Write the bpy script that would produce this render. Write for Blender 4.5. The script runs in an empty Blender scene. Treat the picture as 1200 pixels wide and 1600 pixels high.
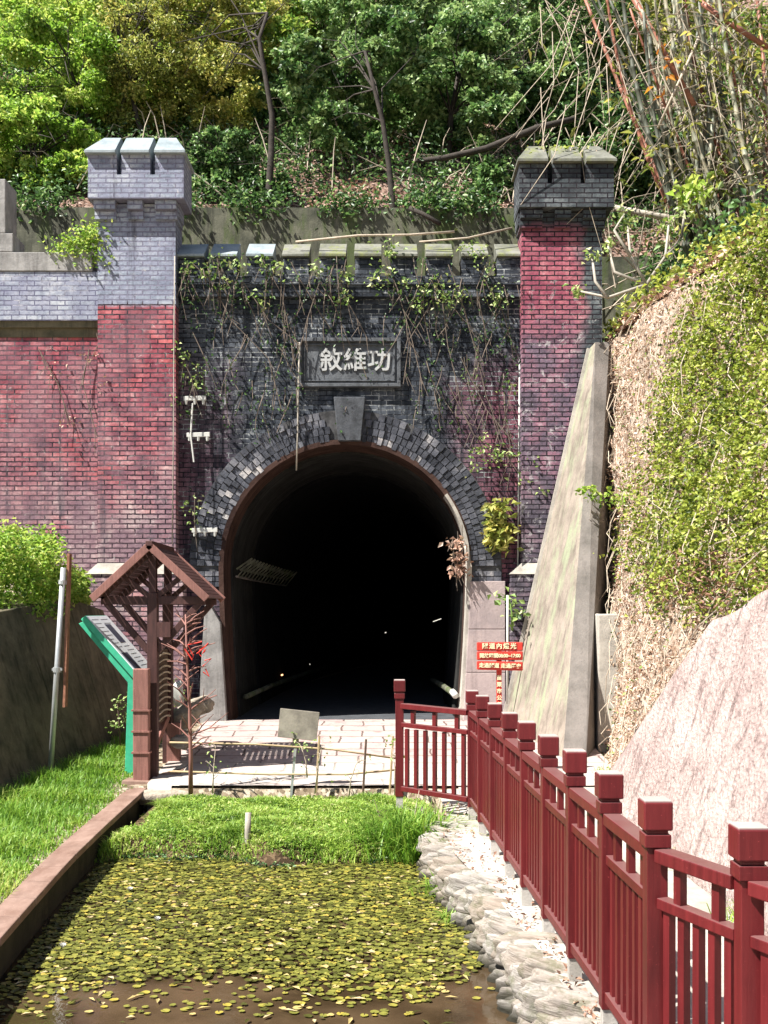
import bpy, math, random
import numpy as np
from mathutils import Vector, Matrix
R = math.radians
random.seed(7)
rng = np.random.default_rng(7)
sc = bpy.context.scene

# ------------------------------------------------------------------ camera, sky, sun, exposure
F, CZ, HY = 1700.0, 1.73, 955.0          # focal length in photo pixels, camera height, horizon row
cam_d = bpy.data.cameras.new("camera"); cam = bpy.data.objects.new("camera", cam_d)
sc.collection.objects.link(cam); sc.camera = cam
cam.location = (0, 0, CZ); cam.rotation_euler = (R(90), 0, 0)
cam_d.sensor_fit = 'VERTICAL'; cam_d.sensor_height = 36; cam_d.lens = 36*F/1600
cam_d.shift_y = (HY-800)/1600; cam_d.clip_start = .05; cam_d.clip_end = 600
world = bpy.data.worlds.new("World"); sc.world = world; world.use_nodes = True
wn = world.node_tree; bg = wn.nodes['Background']
SUN = Vector((-.62, -.36, 1.0)).normalized()
sky = wn.nodes.new('ShaderNodeTexSky'); sky.sky_type = 'NISHITA'; sky.sun_disc = False
sky.sun_elevation = math.asin(SUN.z); sky.sun_rotation = math.atan2(SUN.x, SUN.y)
sky.air_density = 1.0; sky.dust_density = 1.0
wn.links.new(sky.outputs[0], bg.inputs[0]); bg.inputs[1].default_value = .05
sl = bpy.data.lights.new("sun", 'SUN'); sl.energy = 5.0; sl.angle = R(.5); sl.color = (1, .955, .88)
so = bpy.data.objects.new("sun", sl); sc.collection.objects.link(so)
so.rotation_euler = SUN.to_track_quat('Z', 'Y').to_euler(); so.location = (-8, -8, 25)
sc.view_settings.view_transform = 'Standard'; sc.view_settings.look = 'None'
sc.view_settings.exposure = 1.4; sc.view_settings.gamma = 1.0
sc.cycles.max_bounces = 6; sc.cycles.diffuse_bounces = 3; sc.cycles.transmission_bounces = 3
sc.cycles.transparent_max_bounces = 4

def W(px, py, Y): return Vector(((px-600)/F*Y, Y, CZ+(HY-py)/F*Y))

# ------------------------------------------------------------------ object helpers
ORI = {}
def link(o, parent=None):
    sc.collection.objects.link(o)
    if parent is not None: o.parent = parent
    return o
def tag(o, label=None, cat=None, group=None, kind=None):
    if label: o['label'] = label
    if cat: o['category'] = cat
    if group: o['group'] = group
    if kind: o['kind'] = kind
    return o
def thing(name, label, cat, loc, group=None):
    o = bpy.data.objects.new(name, None); o.empty_display_size = .2
    link(o); o.location = loc; ORI[o.name] = Vector(loc)
    return tag(o, label, cat, group)
def copy_tree(o, parent=None):
    c = o.copy(); link(c)
    if parent is not None: c.parent = parent
    for ch in list(o.children): copy_tree(ch, c)
    return c

class MB:
    def __init__(s): s.v = []; s.f = []; s.t = []
    def add(s, vs, fs, tint=.5):
        n = len(s.v); s.v += [tuple(v) for v in vs]; s.t += [tint]*len(vs)
        s.f += [tuple(i+n for i in f) for f in fs]; return s
    def box(s, a, b, tint=.5, jit=0):
        x0, y0, z0 = a; x1, y1, z1 = b
        vs = [(x0,y0,z0),(x1,y0,z0),(x1,y1,z0),(x0,y1,z0),(x0,y0,z1),(x1,y0,z1),(x1,y1,z1),(x0,y1,z1)]
        if jit: vs = [tuple(c+random.uniform(-jit, jit) for c in v) for v in vs]
        return s.add(vs, [(0,3,2,1),(4,5,6,7),(0,1,5,4),(1,2,6,5),(2,3,7,6),(3,0,4,7)], tint)
    def hexa(s, vs, tint=.5):   # 4 bottom ccw, 4 top ccw
        return s.add(vs, [(0,3,2,1),(4,5,6,7),(0,1,5,4),(1,2,6,5),(2,3,7,6),(3,0,4,7)], tint)
    def bar(s, p, q, w, h=None, up=(0,0,1), tint=.5):
        p = Vector(p); q = Vector(q); h = h or w
        d = (q-p).normalized(); up = Vector(up)
        if abs(d.dot(up)) > .98: up = Vector((0,1,0))
        r = d.cross(up).normalized(); u = r.cross(d)
        a = r*w/2; b = u*h/2
        return s.hexa([p-a-b, p+a-b, q+a-b, q-a-b, p-a+b, p+a+b, q+a+b, q-a+b], tint)
    def tube(s, pts, rad, n=7, tint=.5, cap=True):
        pts = [Vector(p) for p in pts]; k = len(pts)
        if not hasattr(rad, '__len__'): rad = [rad]*k
        ref = Vector((.31, .17, .93)); vs = []
        for i, p in enumerate(pts):
            d = (pts[min(i+1, k-1)]-pts[max(i-1, 0)]).normalized()
            if abs(d.dot(ref)) > .95: ref = Vector((.9, .3, .1))
            a = d.cross(ref).normalized(); b = d.cross(a)
            for j in range(n):
                t = 2*math.pi*j/n; vs.append(p+(a*math.cos(t)+b*math.sin(t))*rad[i])
        fs = [(i*n+j, i*n+(j+1) % n, (i+1)*n+(j+1) % n, (i+1)*n+j) for i in range(k-1) for j in range(n)]
        if cap: fs += [tuple(range(n))[::-1], tuple(range((k-1)*n, k*n))]
        return s.add(vs, fs, tint)
    def poly_y(s, pts, y0, y1, tint=.5):      # x,z outline (ccw seen from -Y) extruded along Y
        n = len(pts)
        vs = [(x, y0, z) for x, z in pts]+[(x, y1, z) for x, z in pts]
        fs = [tuple(range(n)), tuple(range(2*n-1, n-1, -1))]
        fs += [(i, i+n, (i+1) % n+n, (i+1) % n) for i in range(n)]
        return s.add(vs, fs, tint)
    def build(s, name, m, parent=None, loc=None, smooth=False, bevel=0, label=None):
        o0 = ORI[parent.name] if parent is not None else Vector(loc or (0, 0, 0))
        me = bpy.data.meshes.new(name)
        me.from_pydata([(v[0]-o0.x, v[1]-o0.y, v[2]-o0.z) for v in s.v], [], s.f)
        a = me.attributes.new('tint', 'FLOAT', 'POINT'); a.data.foreach_set('value', s.t)
        me.update()
        if smooth: me.polygons.foreach_set('use_smooth', [True]*len(me.polygons))
        me.materials.append(m)
        o = bpy.data.objects.new(name, me); link(o, parent)
        if parent is None: o.location = o0
        ORI[o.name] = o0
        if label: o['label'] = label
        if bevel:
            b = o.modifiers.new('bevel', 'BEVEL'); b.width = bevel; b.segments = 2; b.limit_method = 'ANGLE'
        return o

def fast_mesh(name, V, Fc, k, tint, m, parent=None, loc=(0, 0, 0)):
    """V (n,3) verts; Fc (m,k) faces all with k corners"""
    o0 = ORI[parent.name] if parent is not None else Vector(loc)
    me = bpy.data.meshes.new(name)
    V = np.asarray(V, dtype=np.float32)-np.array(o0, dtype=np.float32)
    me.vertices.add(len(V)); me.vertices.foreach_set('co', V.ravel())
    me.loops.add(Fc.size); me.loops.foreach_set('vertex_index', Fc.astype(np.int32).ravel())
    me.polygons.add(len(Fc)); me.polygons.foreach_set('loop_start', np.arange(len(Fc), dtype=np.int32)*k)
    me.update(calc_edges=True)
    a = me.attributes.new('tint', 'FLOAT', 'POINT'); a.data.foreach_set('value', np.asarray(tint, dtype=np.float32))
    me.materials.append(m)
    o = bpy.data.objects.new(name, me); link(o, parent)
    if parent is None: o.location = o0
    ORI[o.name] = o0
    return o

def nrm(a): return a/np.maximum(np.linalg.norm(a, axis=1, keepdims=True), 1e-9)
def leaf_arrays(P, D, Nn, S, aspect=.55, fold=.22):
    """diamond leaves: base P, direction D, normal Nn, length S"""
    D = nrm(D); B = nrm(np.cross(D, Nn)); Nn = np.cross(B, D)
    S = S[:, None]
    mid = P+D*S*.45+Nn*S*fold
    V = np.stack([P, mid-B*S*aspect/2, P+D*S-Nn*S*.08, mid+B*S*aspect/2], 1)
    V[:, [1, 3]] -= 0
    n = len(P); base = (np.arange(n)*4)[:, None]
    Fc = np.concatenate([base+[0, 3, 2], base+[0, 2, 1]], 1).reshape(-1, 3)
    return V.reshape(-1, 3), Fc
def leaves(name, P, S, tint, m, parent=None, loc=(0,0,0), up=.5, droop=.3, aspect=.55, D=None):
    n = len(P)
    if D is None:
        D = rng.normal(size=(n, 3)); D[:, 2] = D[:, 2]*.6-droop
    Nn = rng.normal(size=(n, 3))*.7; Nn[:, 2] += up; Nn[:, 1] -= .35
    V, Fc = leaf_arrays(P, D, Nn, S, aspect)
    return fast_mesh(name, V, Fc, 3, np.repeat(tint, 4), m, parent, loc)
def blades(name, P, H, Wd, lean, tint, m, parent=None, loc=(0,0,0), D=None):
    n = len(P); a = rng.uniform(0, 2*np.pi, n)
    if D is None: D = np.stack([np.cos(a), np.sin(a), np.zeros(n)], 1)
    B = np.stack([-D[:, 1], D[:, 0], np.zeros(n)], 1); up = np.array([[0, 0, 1.]])
    H = H[:, None]; L = (lean[:, None])*H; w = (Wd[:, None])
    V = np.stack([P-B*w, P+B*w, P+up*H*.6+D*L*.35+B*w*.7, P+up*H*.6+D*L*.35-B*w*.7, P+up*H*(1-lean[:, None]*.35)+D*L], 1)
    base = (np.arange(n)*5)[:, None]
    Fc = np.concatenate([base+[0, 1, 2], base+[0, 2, 3], base+[3, 2, 4]], 1).reshape(-1, 3)
    return fast_mesh(name, V.reshape(-1, 3), Fc, 3, np.repeat(tint, 5), m, parent, loc)

# ------------------------------------------------------------------ materials
class T:
    def __init__(s, name):
        s.m = bpy.data.materials.new(name); s.m.use_nodes = True
        s.t = s.m.node_tree; s.b = s.t.nodes['Principled BSDF']; s.out = s.t.nodes['Material Output']
    def n(s, typ, ins=None, **pr):
        nd = s.t.nodes.new('ShaderNode'+typ)
        for k, v in pr.items(): setattr(nd, k, v)
        for k, v in (ins or {}).items():
            if isinstance(v, bpy.types.NodeSocket): s.t.links.new(v, nd.inputs[k])
            else: nd.inputs[k].default_value = v
        return nd
    def pos(s):
        if not hasattr(s, '_p'): s._p = s.n('NewGeometry').outputs['Position']
        return s._p
    def sep(s):
        if not hasattr(s, '_s'): s._s = s.n('SeparateXYZ', {0: s.pos()})
        return s._s
    def noise(s, scale, detail=4, rough=.6, vec=None, dist=0):
        return s.n('TexNoise', {'Vector': vec or s.pos(), 'Scale': scale, 'Detail': detail, 'Roughness': rough, 'Distortion': dist}).outputs[0]
    def math(s, op, a, b=0., clamp=False):
        return s.n('Math', {0: a, 1: b}, operation=op, use_clamp=clamp).outputs[0]
    def mr(s, v, a, b, c=0., d=1.): return s.n('MapRange', {0: v, 1: a, 2: b, 3: c, 4: d}).outputs[0]
    def mix(s, a, b, f, blend='MIX'):
        nd = s.n('MixRGB', blend_type=blend)
        for k, v in ((0, f), (1, a), (2, b)):
            if isinstance(v, bpy.types.NodeSocket): s.t.links.new(v, nd.inputs[k])
            else: nd.inputs[k].default_value = v if k == 0 else (*v, 1)[:4]
        return nd.outputs[0]
    def ramp(s, f, stops):
        nd = s.n('ValToRGB', {0: f}); e = nd.color_ramp.elements
        while len(e) < len(stops): e.new(.5)
        for i, (p, c) in enumerate(stops):
            e[i].position = p; e[i].color = (*c, 1) if len(c) == 3 else c
        return nd.outputs[0]
    def scaled(s, sx, sy, sz):
        return s.n('Mapping', {0: s.pos(), 'Scale': (sx, sy, sz)}).outputs[0]
    def bump(s, h, dist=.01, st=.6, prev=None):
        i = {'Height': h, 'Distance': dist, 'Strength': st}
        if prev: i['Normal'] = prev
        nd = s.n('Bump', i); s.t.links.new(nd.outputs[0], s.b.inputs['Normal']); return nd.outputs[0]
    def fin(s, col, rough=.85, spec=.3, **kw):
        for k, v in dict({'Base Color': col, 'Roughness': rough, 'Specular IOR Level': spec}, **kw).items():
            if isinstance(v, bpy.types.NodeSocket): s.t.links.new(v, s.b.inputs[k])
            else: s.b.inputs[k].default_value = (*v, 1) if isinstance(v, tuple) and len(v) == 3 else v
        return s.m

def simple(name, c, rough=.7, var=.25, scale=12, bump=.002, metal=0, c2=None, spec=.3):
    t = T(name); f = t.noise(scale, 5, .65)
    c2 = c2 or tuple(x*(1-var) for x in c)
    col = t.mix(c2, c, t.mr(f, .35, .65))
    f2 = t.noise(scale*7, 3, .6)
    col = t.mix(col, tuple(x*.55 for x in c), t.math('MULTIPLY', t.mr(f2, .55, .8), .5))
    if bump: t.bump(f2, bump, .8)
    return t.fin(col, rough, spec, Metallic=metal)

def leafmat(name, stops, trans=.35, rough=.45):
    t = T(name); a = t.n('Attribute', attribute_name='tint').outputs['Fac']
    col = t.ramp(a, stops)
    t.fin(col, rough, .4)
    tr = t.n('BsdfTranslucent'); col2 = t.mix(col, (.9, 1, .35), .25, 'SOFT_LIGHT')
    t.t.links.new(col2, tr.inputs[0])
    mx = t.n('MixShader', {0: trans, 1: t.b.outputs[0], 2: tr.outputs[0]})
    t.t.links.new(mx.outputs[0], t.out.inputs[0])
    return t.m

def brick(name, zones, mortar=(.12,.11,.11), mortar2=None, bw=.235, rh=.075, bumpd=.012, msize=.010):
    """zones(t, noiseA, noiseB, x, z) -> (colour a, colour b) sockets/tuples of the two brick tones"""
    t = T(name); s = t.sep()
    u = t.math('ADD', s.outputs[0], s.outputs[1])
    nA = t.noise(.9, 5, .65); nB = t.noise(2.7, 6, .7); nC = t.noise(22, 4, .7)
    w = t.math('MULTIPLY', t.math('SUBTRACT', nC, .5), .022)
    vec = t.n('CombineXYZ', {0: t.math('ADD', u, w), 1: t.math('ADD', s.outputs[2], w), 2: 0.}).outputs[0]
    ca, cb, extra = zones(t, nA, nB, s.outputs[0], s.outputs[2])
    br = t.n('TexBrick', {'Vector': vec, 'Scale': 1., 'Mortar Size': msize, 'Mortar Smooth': .2, 'Brick Width': bw,
                          'Row Height': rh, 'Bias': 0., 'Mortar': (*mortar, 1)})
    br.offset = .5
    for k, v in (('Color1', ca), ('Color2', cb)):
        if isinstance(v, bpy.types.NodeSocket): t.t.links.new(v, br.inputs[k])
        else: br.inputs[k].default_value = (*v, 1)
    mc = t.mix(mortar, mortar2 or mortar, t.mr(t.noise(1.9, 6, .75), .5, .62))
    if name == 'brick_red': mc = t.mix(mc, (.19, .19, .26), t.mr(s.outputs[2], 6.47, 6.52))
    t.t.links.new(mc, br.inputs['Mortar'])
    col = br.outputs[0]
    # per-face dirt
    col = t.mix(col, (.03, .03, .035), t.math('MULTIPLY', t.mr(nC, .5, .8), .55))
    if extra is not None: col = extra(t, col)
    h = t.math('SUBTRACT', t.math('MULTIPLY', nC, .5), br.outputs['Fac'])
    t.bump(h, bumpd, 1.0)
    return t.fin(col, .9, .2)

def z_left(t, a, b, x, z):
    red = t.ramp(b, [(.3, (.1, .035, .045)), (.44, (.34, .085, .1)), (.55, (.52, .17, .185)), (.66, (.6, .34, .34)), (.78, (.6, .5, .49))])
    dk = t.ramp(b, [(.3, (.07, .03, .05)), (.48, (.22, .045, .07)), (.62, (.4, .1, .13)), (.78, (.42, .3, .32))])
    low = t.mr(t.math('ADD', z, t.math('MULTIPLY', a, 4.)), 7.0, 4.9)       # pale efflorescence lower down
    pale = t.ramp(b, [(.3, (.12, .09, .12)), (.48, (.34, .24, .27)), (.62, (.6, .52, .5)), (.75, (.66, .62, .55))])
    hot = t.mr(t.noise(.75, 3, .5, dist=.8), .56, .66)
    A = t.mix(t.mix(red, pale, t.math('MULTIPLY', low, .85)), (.62, .14, .14), t.math('MULTIPLY', hot, .6))
    B = t.mix(dk, t.mix(pale, (.2, .14, .18), .5), t.math('MULTIPLY', low, .85))
    # grey limewash on top of the pilaster
    gz = t.mr(t.math('ADD', z, t.math('MULTIPLY', t.noise(9), .12)), 6.47, 6.52)
    grey = t.ramp(b, [(.3, (.15, .175, .24)), (.5, (.28, .315, .39)), (.7, (.5, .53, .57))])
    A = t.mix(A, grey, gz); B = t.mix(B, t.mix(grey, (.24, .24, .34), .5), gz)
    def ex(t, col):   # rain streaks and dead lichen blotches
        st = t.n('TexNoise', {'Vector': t.scaled(3.2, 3.2, .35), 'Scale': 1.4, 'Detail': 6., 'Roughness': .7}).outputs[0]
        col = t.mix(col, (.19, .115, .14), t.math('MULTIPLY', t.math('MULTIPLY', t.mr(t.noise(1.35, 6, .7, dist=.5), .44, .58), t.mr(z, 6.5, 6.3)), .55))
        col = t.mix(col, (.05, .05, .065), t.math('MULTIPLY', t.mr(st, .54, .68), .65))
        n = t.noise(6, 8, .8, dist=.7)
        col = t.mix(col, (.62, .58, .56), t.math('MULTIPLY', t.mr(n, .6, .68), .55))
        return t.mix(col, (.04, .035, .045), t.math('MULTIPLY', t.mr(n, .4, .32), .75))
    return A, B, ex
def z_centre(t, a, b, x, z):
    dark = t.ramp(b, [(.28, (.02, .026, .036)), (.46, (.06, .07, .088)), (.6, (.13, .145, .17)), (.75, (.38, .39, .4))])
    dk2 = t.ramp(b, [(.3, (.01, .013, .02)), (.55, (.035, .042, .055)), (.8, (.16, .17, .19))])
    red = t.ramp(b, [(.3, (.06, .03, .05)), (.5, (.2, .07, .1)), (.64, (.34, .14, .18)), (.8, (.42, .36, .37))])
    right = t.mr(t.math('ADD', x, t.math('MULTIPLY', a, 3.2)), 2.3, 3.5)
    left = t.mr(t.math('SUBTRACT', t.math('MULTIPLY', a, 2.4), x), 3.3, 4.4)
    f = t.math('MAXIMUM', right, t.math('MULTIPLY', left, .6))
    up = t.mr(z, 5.9, 5.2); f = t.math('MULTIPLY', f, up)
    A = t.mix(dark, red, f); B = t.mix(dk2, t.mix(red, dk2, .4), f)
    def ex(t, col):
        n = t.noise(4.2, 9, .8, dist=.8)
        col = t.mix(col, (.5, .52, .53), t.math('MULTIPLY', t.mr(n, .58, .66), .6))
        st = t.n('TexNoise', {'Vector': t.scaled(4, 4, .3), 'Scale': 1.6, 'Detail': 6., 'Roughness': .7}).outputs[0]
        return t.mix(col, (.014, .018, .025), t.math('MULTIPLY', t.mr(st, .48, .62), .75))
    return A, B, ex
def z_right(t, a, b, x, z):
    red = t.ramp(b, [(.3, (.12, .035, .06)), (.46, (.32, .08, .12)), (.6, (.47, .17, .2)), (.76, (.54, .42, .44))])
    pur = t.ramp(b, [(.3, (.07, .06, .08)), (.46, (.2, .14, .19)), (.58, (.36, .17, .23)), (.74, (.58, .54, .56))])
    dk = t.ramp(b, [(.3, (.025, .03, .035)), (.52, (.075, .09, .1)), (.7, (.2, .22, .23))])
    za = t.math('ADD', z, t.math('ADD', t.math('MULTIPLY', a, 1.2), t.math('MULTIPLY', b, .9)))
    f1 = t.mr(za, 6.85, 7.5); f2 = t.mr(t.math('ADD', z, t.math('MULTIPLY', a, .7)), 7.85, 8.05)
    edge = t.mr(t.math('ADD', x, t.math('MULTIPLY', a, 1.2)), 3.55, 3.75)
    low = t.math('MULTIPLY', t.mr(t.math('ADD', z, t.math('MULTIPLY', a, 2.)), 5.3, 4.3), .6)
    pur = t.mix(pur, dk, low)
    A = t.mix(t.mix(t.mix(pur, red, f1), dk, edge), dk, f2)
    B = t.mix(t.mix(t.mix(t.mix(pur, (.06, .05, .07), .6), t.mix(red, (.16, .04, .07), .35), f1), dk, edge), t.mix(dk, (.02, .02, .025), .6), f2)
    def ex(t, col):
        n = t.noise(5.2, 9, .8, dist=.6)
        col = t.mix(col, (.04, .035, .045), t.math('MULTIPLY', t.mr(n, .42, .34), .7))
        return t.mix(col, (.64, .62, .62), t.math('MULTIPLY', t.math('MULTIPLY', t.mr(n, .56, .66), t.mr(z, 7.2, 6.5)), .65))
    return A, B, ex
def z_grey(t, a, b, x, z):
    g = t.ramp(b, [(.3, (.19, .21, .28)), (.5, (.32, .35, .42)), (.7, (.58, .6, .62))])
    def ex(t, col):
        n = t.noise(7, 8, .8, dist=.8)
        return t.mix(col, (.12, .12, .17), t.math('MULTIPLY', t.mr(n, .44, .36), .7))
    return g, t.mix(g, (.22, .22, .32), .6), ex
M = {}
M['brick_l'] = brick('brick_red', z_left, mortar=(.028, .018, .026), mortar2=(.13, .11, .12), bumpd=.018, msize=.011)
M['brick_c'] = brick('brick_sooty', z_centre, mortar=(.012, .014, .018), mortar2=(.4, .42, .43), msize=.008, bumpd=.02)
M['brick_r'] = brick('brick_pink', z_right, mortar=(.018, .014, .02), mortar2=(.03, .025, .03), bumpd=.018)
M['brick_g'] = brick('brick_limewashed', z_grey, mortar=(.12, .12, .19), mortar2=(.5, .5, .55), msize=.008, bumpd=.014)

def concrete(name, base, dark, streak=.5, moss=None, joints=None, mossf=(.5, .62)):
    t = T(name)
    n = t.noise(2.2, 8, .7); n2 = t.noise(30, 5, .7)
    col = t.mix(dark, base, t.mr(n, .35, .6))
    st = t.n('TexNoise', {'Vector': t.scaled(6, 6, .5), 'Scale': 1.3, 'Detail': 6., 'Roughness': .7}).outputs[0]
    col = t.mix(col, tuple(c*.35 for c in dark), t.math('MULTIPLY', t.mr(st, .5, .7), streak))
    if moss:
        mn = t.n('TexNoise', {'Vector': t.scaled(3, 3, .7), 'Scale': 1.1, 'Detail': 7., 'Roughness': .72}).outputs[0]
        col = t.mix(col, moss, t.math('MULTIPLY', t.mr(mn, *mossf), .8))
    col = t.mix(col, tuple(c*.4 for c in base), t.math('MULTIPLY', t.mr(n2, .56, .75), .5))
    t.bump(n2, .008, .7)
    return t.fin(col, .9, .2)
M['conc'] = concrete('weathered_concrete', (.34, .33, .32), (.17, .165, .16))
M['conc_pale'] = concrete('pale_concrete', (.46, .43, .38), (.28, .26, .23), .25)
M['conc_pink'] = concrete('stained_jamb_concrete', (.42, .34, .33), (.3, .25, .25), .4)
M['conc_moss'] = concrete('mossy_concrete', (.3, .255, .215), (.17, .145, .12), .6, moss=(.27, .31, .2), mossf=(.5, .62))
M['conc_grey'] = concrete('grey_coping_concrete', (.22, .2, .185), (.13, .12, .11), .3)
M['conc_shade'] = concrete('shade_dark_concrete', (.05, .045, .03), (.02, .02, .014), .6)  # shade on the kerb's inner side, put into a dark colour
M['conc_dark'] = concrete('dark_brown_concrete', (.15, .13, .085), (.065, .062, .04), .75)  # dark brownish tone with darker streaks
M['conc_back'] = concrete('shade_and_moss_concrete', (.15, .15, .11), (.05, .055, .04), .8, moss=(.07, .1, .03))  # dappled tree shade put into the colour, along with real streaks and moss
M['cope_moss'] = concrete('mossy_coping', (.2, .2, .175), (.1, .105, .085), .4, moss=(.17, .19, .06))
M['cope_blue'] = concrete('limewashed_coping', (.3, .34, .36), (.18, .22, .24), .2)
def shot():
    t = T('sprayed_concrete'); n = t.noise(1.6, 8, .7); n2 = t.noise(14, 6, .75)
    st = t.n('TexNoise', {'Vector': t.scaled(5, 5, 1.1), 'Scale': 1.6, 'Detail': 7., 'Roughness': .7, 'Distortion': .5}).outputs[0]
    col = t.ramp(n, [(.3, (.36, .265, .25)), (.5, (.49, .385, .36)), (.72, (.6, .52, .48))])
    col = t.mix(col, (.2, .15, .14), t.math('MULTIPLY', t.mr(st, .5, .62), .75))
    col = t.mix(col, (.55, .53, .49), t.math('MULTIPLY', t.mr(st, .37, .31), .7))
    vz = t.n('TexVoronoi', {'Vector': t.pos(), 'Scale': 26.}).outputs['Distance']
    col = t.mix(col, (.1, .07, .06), t.math('MULTIPLY', t.mr(t.noise(5, 8, .8), .56, .66), .6))
    t.bump(t.math('ADD', n2, t.math('MULTIPLY', vz, .4)), .06, .9)
    return t.fin(col, .95, .1)
M['shot'] = shot()

def soil(name, cols, sc1=3, bumpd=.05):
    t = T(name); n = t.noise(sc1, 9, .75); n2 = t.noise(28, 6, .8)
    v = t.n('TexVoronoi', {'Vector': t.pos(), 'Scale': 22., 'Randomness': 1.}).outputs['Color']
    vb = t.n('SeparateColor', {0: v}).outputs[0]
    f = t.math('ADD', t.math('MULTIPLY', n, .5), t.math('MULTIPLY', vb, .5))
    col = t.ramp(f, cols)
    col = t.mix(col, (.03, .02, .015), t.math('MULTIPLY', t.mr(n2, .52, .7), .6))
    t.bump(t.math('ADD', n2, t.math('MULTIPLY', vb, .5)), bumpd, 1.)
    return t.fin(col, .95, .1)
M['litter'] = soil('leaf_litter_soil', [(.25, (.05, .03, .02)), (.45, (.2, .12, .09)), (.6, (.38, .25, .2)), (.78, (.55, .42, .36))])
M['bank'] = soil('sandy_bank_soil', [(.2, (.2, .11, .07)), (.36, (.42, .29, .21)), (.52, (.58, .44, .35)), (.75, (.7, .6, .5))], 2.4)
M['ground'] = soil('ground_soil', [(.25, (.12, .09, .06)), (.5, (.3, .24, .17)), (.75, (.5, .44, .35))], 2, .02)
M['mud'] = soil('mud', [(.25, (.03, .02, .012)), (.5, (.09, .06, .035)), (.75, (.17, .12, .07))], 2, .02)

def paving():
    t = T('slab_paving'); s = t.sep(); w = t.math('MULTIPLY', t.math('SUBTRACT', t.noise(2.5), .5), .12)
    vec = t.n('CombineXYZ', {0: t.math('ADD', s.outputs[0], w), 1: t.math('ADD', s.outputs[1], w), 2: 0.}).outputs[0]
    br = t.n('TexBrick', {'Vector': vec, 'Scale': 1., 'Mortar Size': .014, 'Brick Width': .62, 'Row Height': .43, 'Mortar Smooth': .3,
                          'Color1': (.4, .34, .31, 1), 'Color2': (.37, .27, .26, 1), 'Mortar': (.12, .09, .08, 1)})
    n = t.noise(5, 7, .7); back = t.mr(s.outputs[1], 14.2, 13.2)
    col = t.mix(br.outputs[0], (.44, .42, .38), t.math('MULTIPLY', back, .7))
    col = t.mix(col, (.2, .11, .11), t.math('MULTIPLY', t.mr(n, .52, .66), .55))
    t.bump(t.math('SUBTRACT', n, br.outputs['Fac']), .01, .8)
    return t.fin(col, .85, .25)
M['paving'] = paving()
M['walk'] = concrete('bright_cement_path', (.4, .38, .34), (.28, .26, .23), .1)
M['cement'] = concrete('cement_strip', (.44, .42, .39), (.3, .28, .25), .1)
def wood(name, a, b, rough=.5, grain=(40, 40, 3), top_tint=None):
    t = T(name); n = t.n('TexNoise', {'Vector': t.scaled(*grain), 'Scale': 1., 'Detail': 6., 'Roughness': .65}).outputs[0]
    n2 = t.noise(3, 5)
    col = t.mix(a, b, t.mr(n, .35, .65)); col = t.mix(col, tuple(c*.5 for c in a), t.math('MULTIPLY', t.mr(n2, .5, .75), .5))
    if top_tint: rnd = t.n('ObjectInfo').outputs['Random']; col = t.mix(col, tuple(min(1, c*1.7) for c in b), t.math('MULTIPLY', rnd, .25))
    ch = t.noise(60, 6, .8); col = t.mix(col, tuple(min(1, c*2.6+.03) for c in b), t.math('MULTIPLY', t.mr(ch, .62, .68), .7))
    if top_tint:   # paler tint on upward faces
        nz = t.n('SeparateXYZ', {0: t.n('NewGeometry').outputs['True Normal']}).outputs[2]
        col = t.mix(col, top_tint, t.math('MULTIPLY', t.mr(nz, .7, .95), t.mr(n2, .25, .55, .5, 1.)))
    t.bump(n, .0015, .6); return t.fin(col, rough, .4)
M['red'] = wood('red_painted_wood', (.075, .006, .008), (.12, .012, .014), .45, top_tint=(.15, .07, .068))
M['cap_top'] = simple('sun_glare_cap_top', (.4, .33, .31), .6, .2, 9, .0005)  # sun glare on the post caps, put into a pale colour
M['red_pale'] = wood('faded_red_wood', (.3, .1, .1), (.42, .2, .2), .55, (4, 4, 40))
M['brown'] = wood('brown_stained_wood', (.045, .018, .016), (.085, .034, .03), .6)
M['brown_pale'] = wood('worn_brown_wood', (.19, .085, .07), (.3, .14, .115), .7)
M['kerbw'] = wood('kerb_wood', (.17, .1, .075), (.27, .18, .145), .85, (6, 2, 6))
M['bark'] = simple('bark', (.06, .05, .042), .9, .5, 9, .01)
M['bark_pale'] = simple('pale_bark', (.42, .38, .32), .85, .3, 9, .004)
M['twig'] = simple('dry_twig', (.5, .42, .33), .8, .35, 14, .001)
M['twig_dark'] = simple('dark_twig', (.12, .08, .06), .8, .35, 14, .001)
M['vine_stem'] = simple('grey_brown_vine_stem', (.2, .16, .13), .9, .5, 14, .001)
M['bamboo'] = simple('drying_bamboo', (.36, .31, .21), .5, .3, 5, .001, c2=(.2, .23, .18))
M['bamboo_dark'] = simple('old_dark_bamboo', (.12, .13, .1), .5, .4, 5, .001)
M['bamboo_red'] = simple('red_brown_bamboo', (.36, .15, .1), .5, .3, 5, .001, c2=(.24, .1, .07))
M['bamboo_pole'] = simple('old_bamboo_pole', (.45, .34, .2), .6, .3, 12, .001)
M['metal'] = simple('galvanised_metal', (.5, .52, .52), .4, .15, 8, .0005, metal=.5)
M['rust'] = simple('rusty_metal', (.35, .16, .1), .8, .4, 20, .001)
M['whitep'] = simple('white_ceramic', (.55, .55, .52), .6, .1, 10, 0)
M['green'] = simple('green_painted_metal', (.06, .46, .27), .45, .15, 14, .0005, c2=(.05, .38, .23))
M['panel'] = simple('printed_panel', (.82, .86, .9), .35, .04, 6, 0)
M['inkg'] = simple('grey_ink', (.4, .43, .47), .5, .1, 40, 0)
M['print'] = simple('dark_print', (.05, .06, .1), .4, .2, 40, 0)
M['board'] = simple('bleached_board', (.33, .3, .25), .85, .35, 6, .002, c2=(.18, .16, .135))
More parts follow.
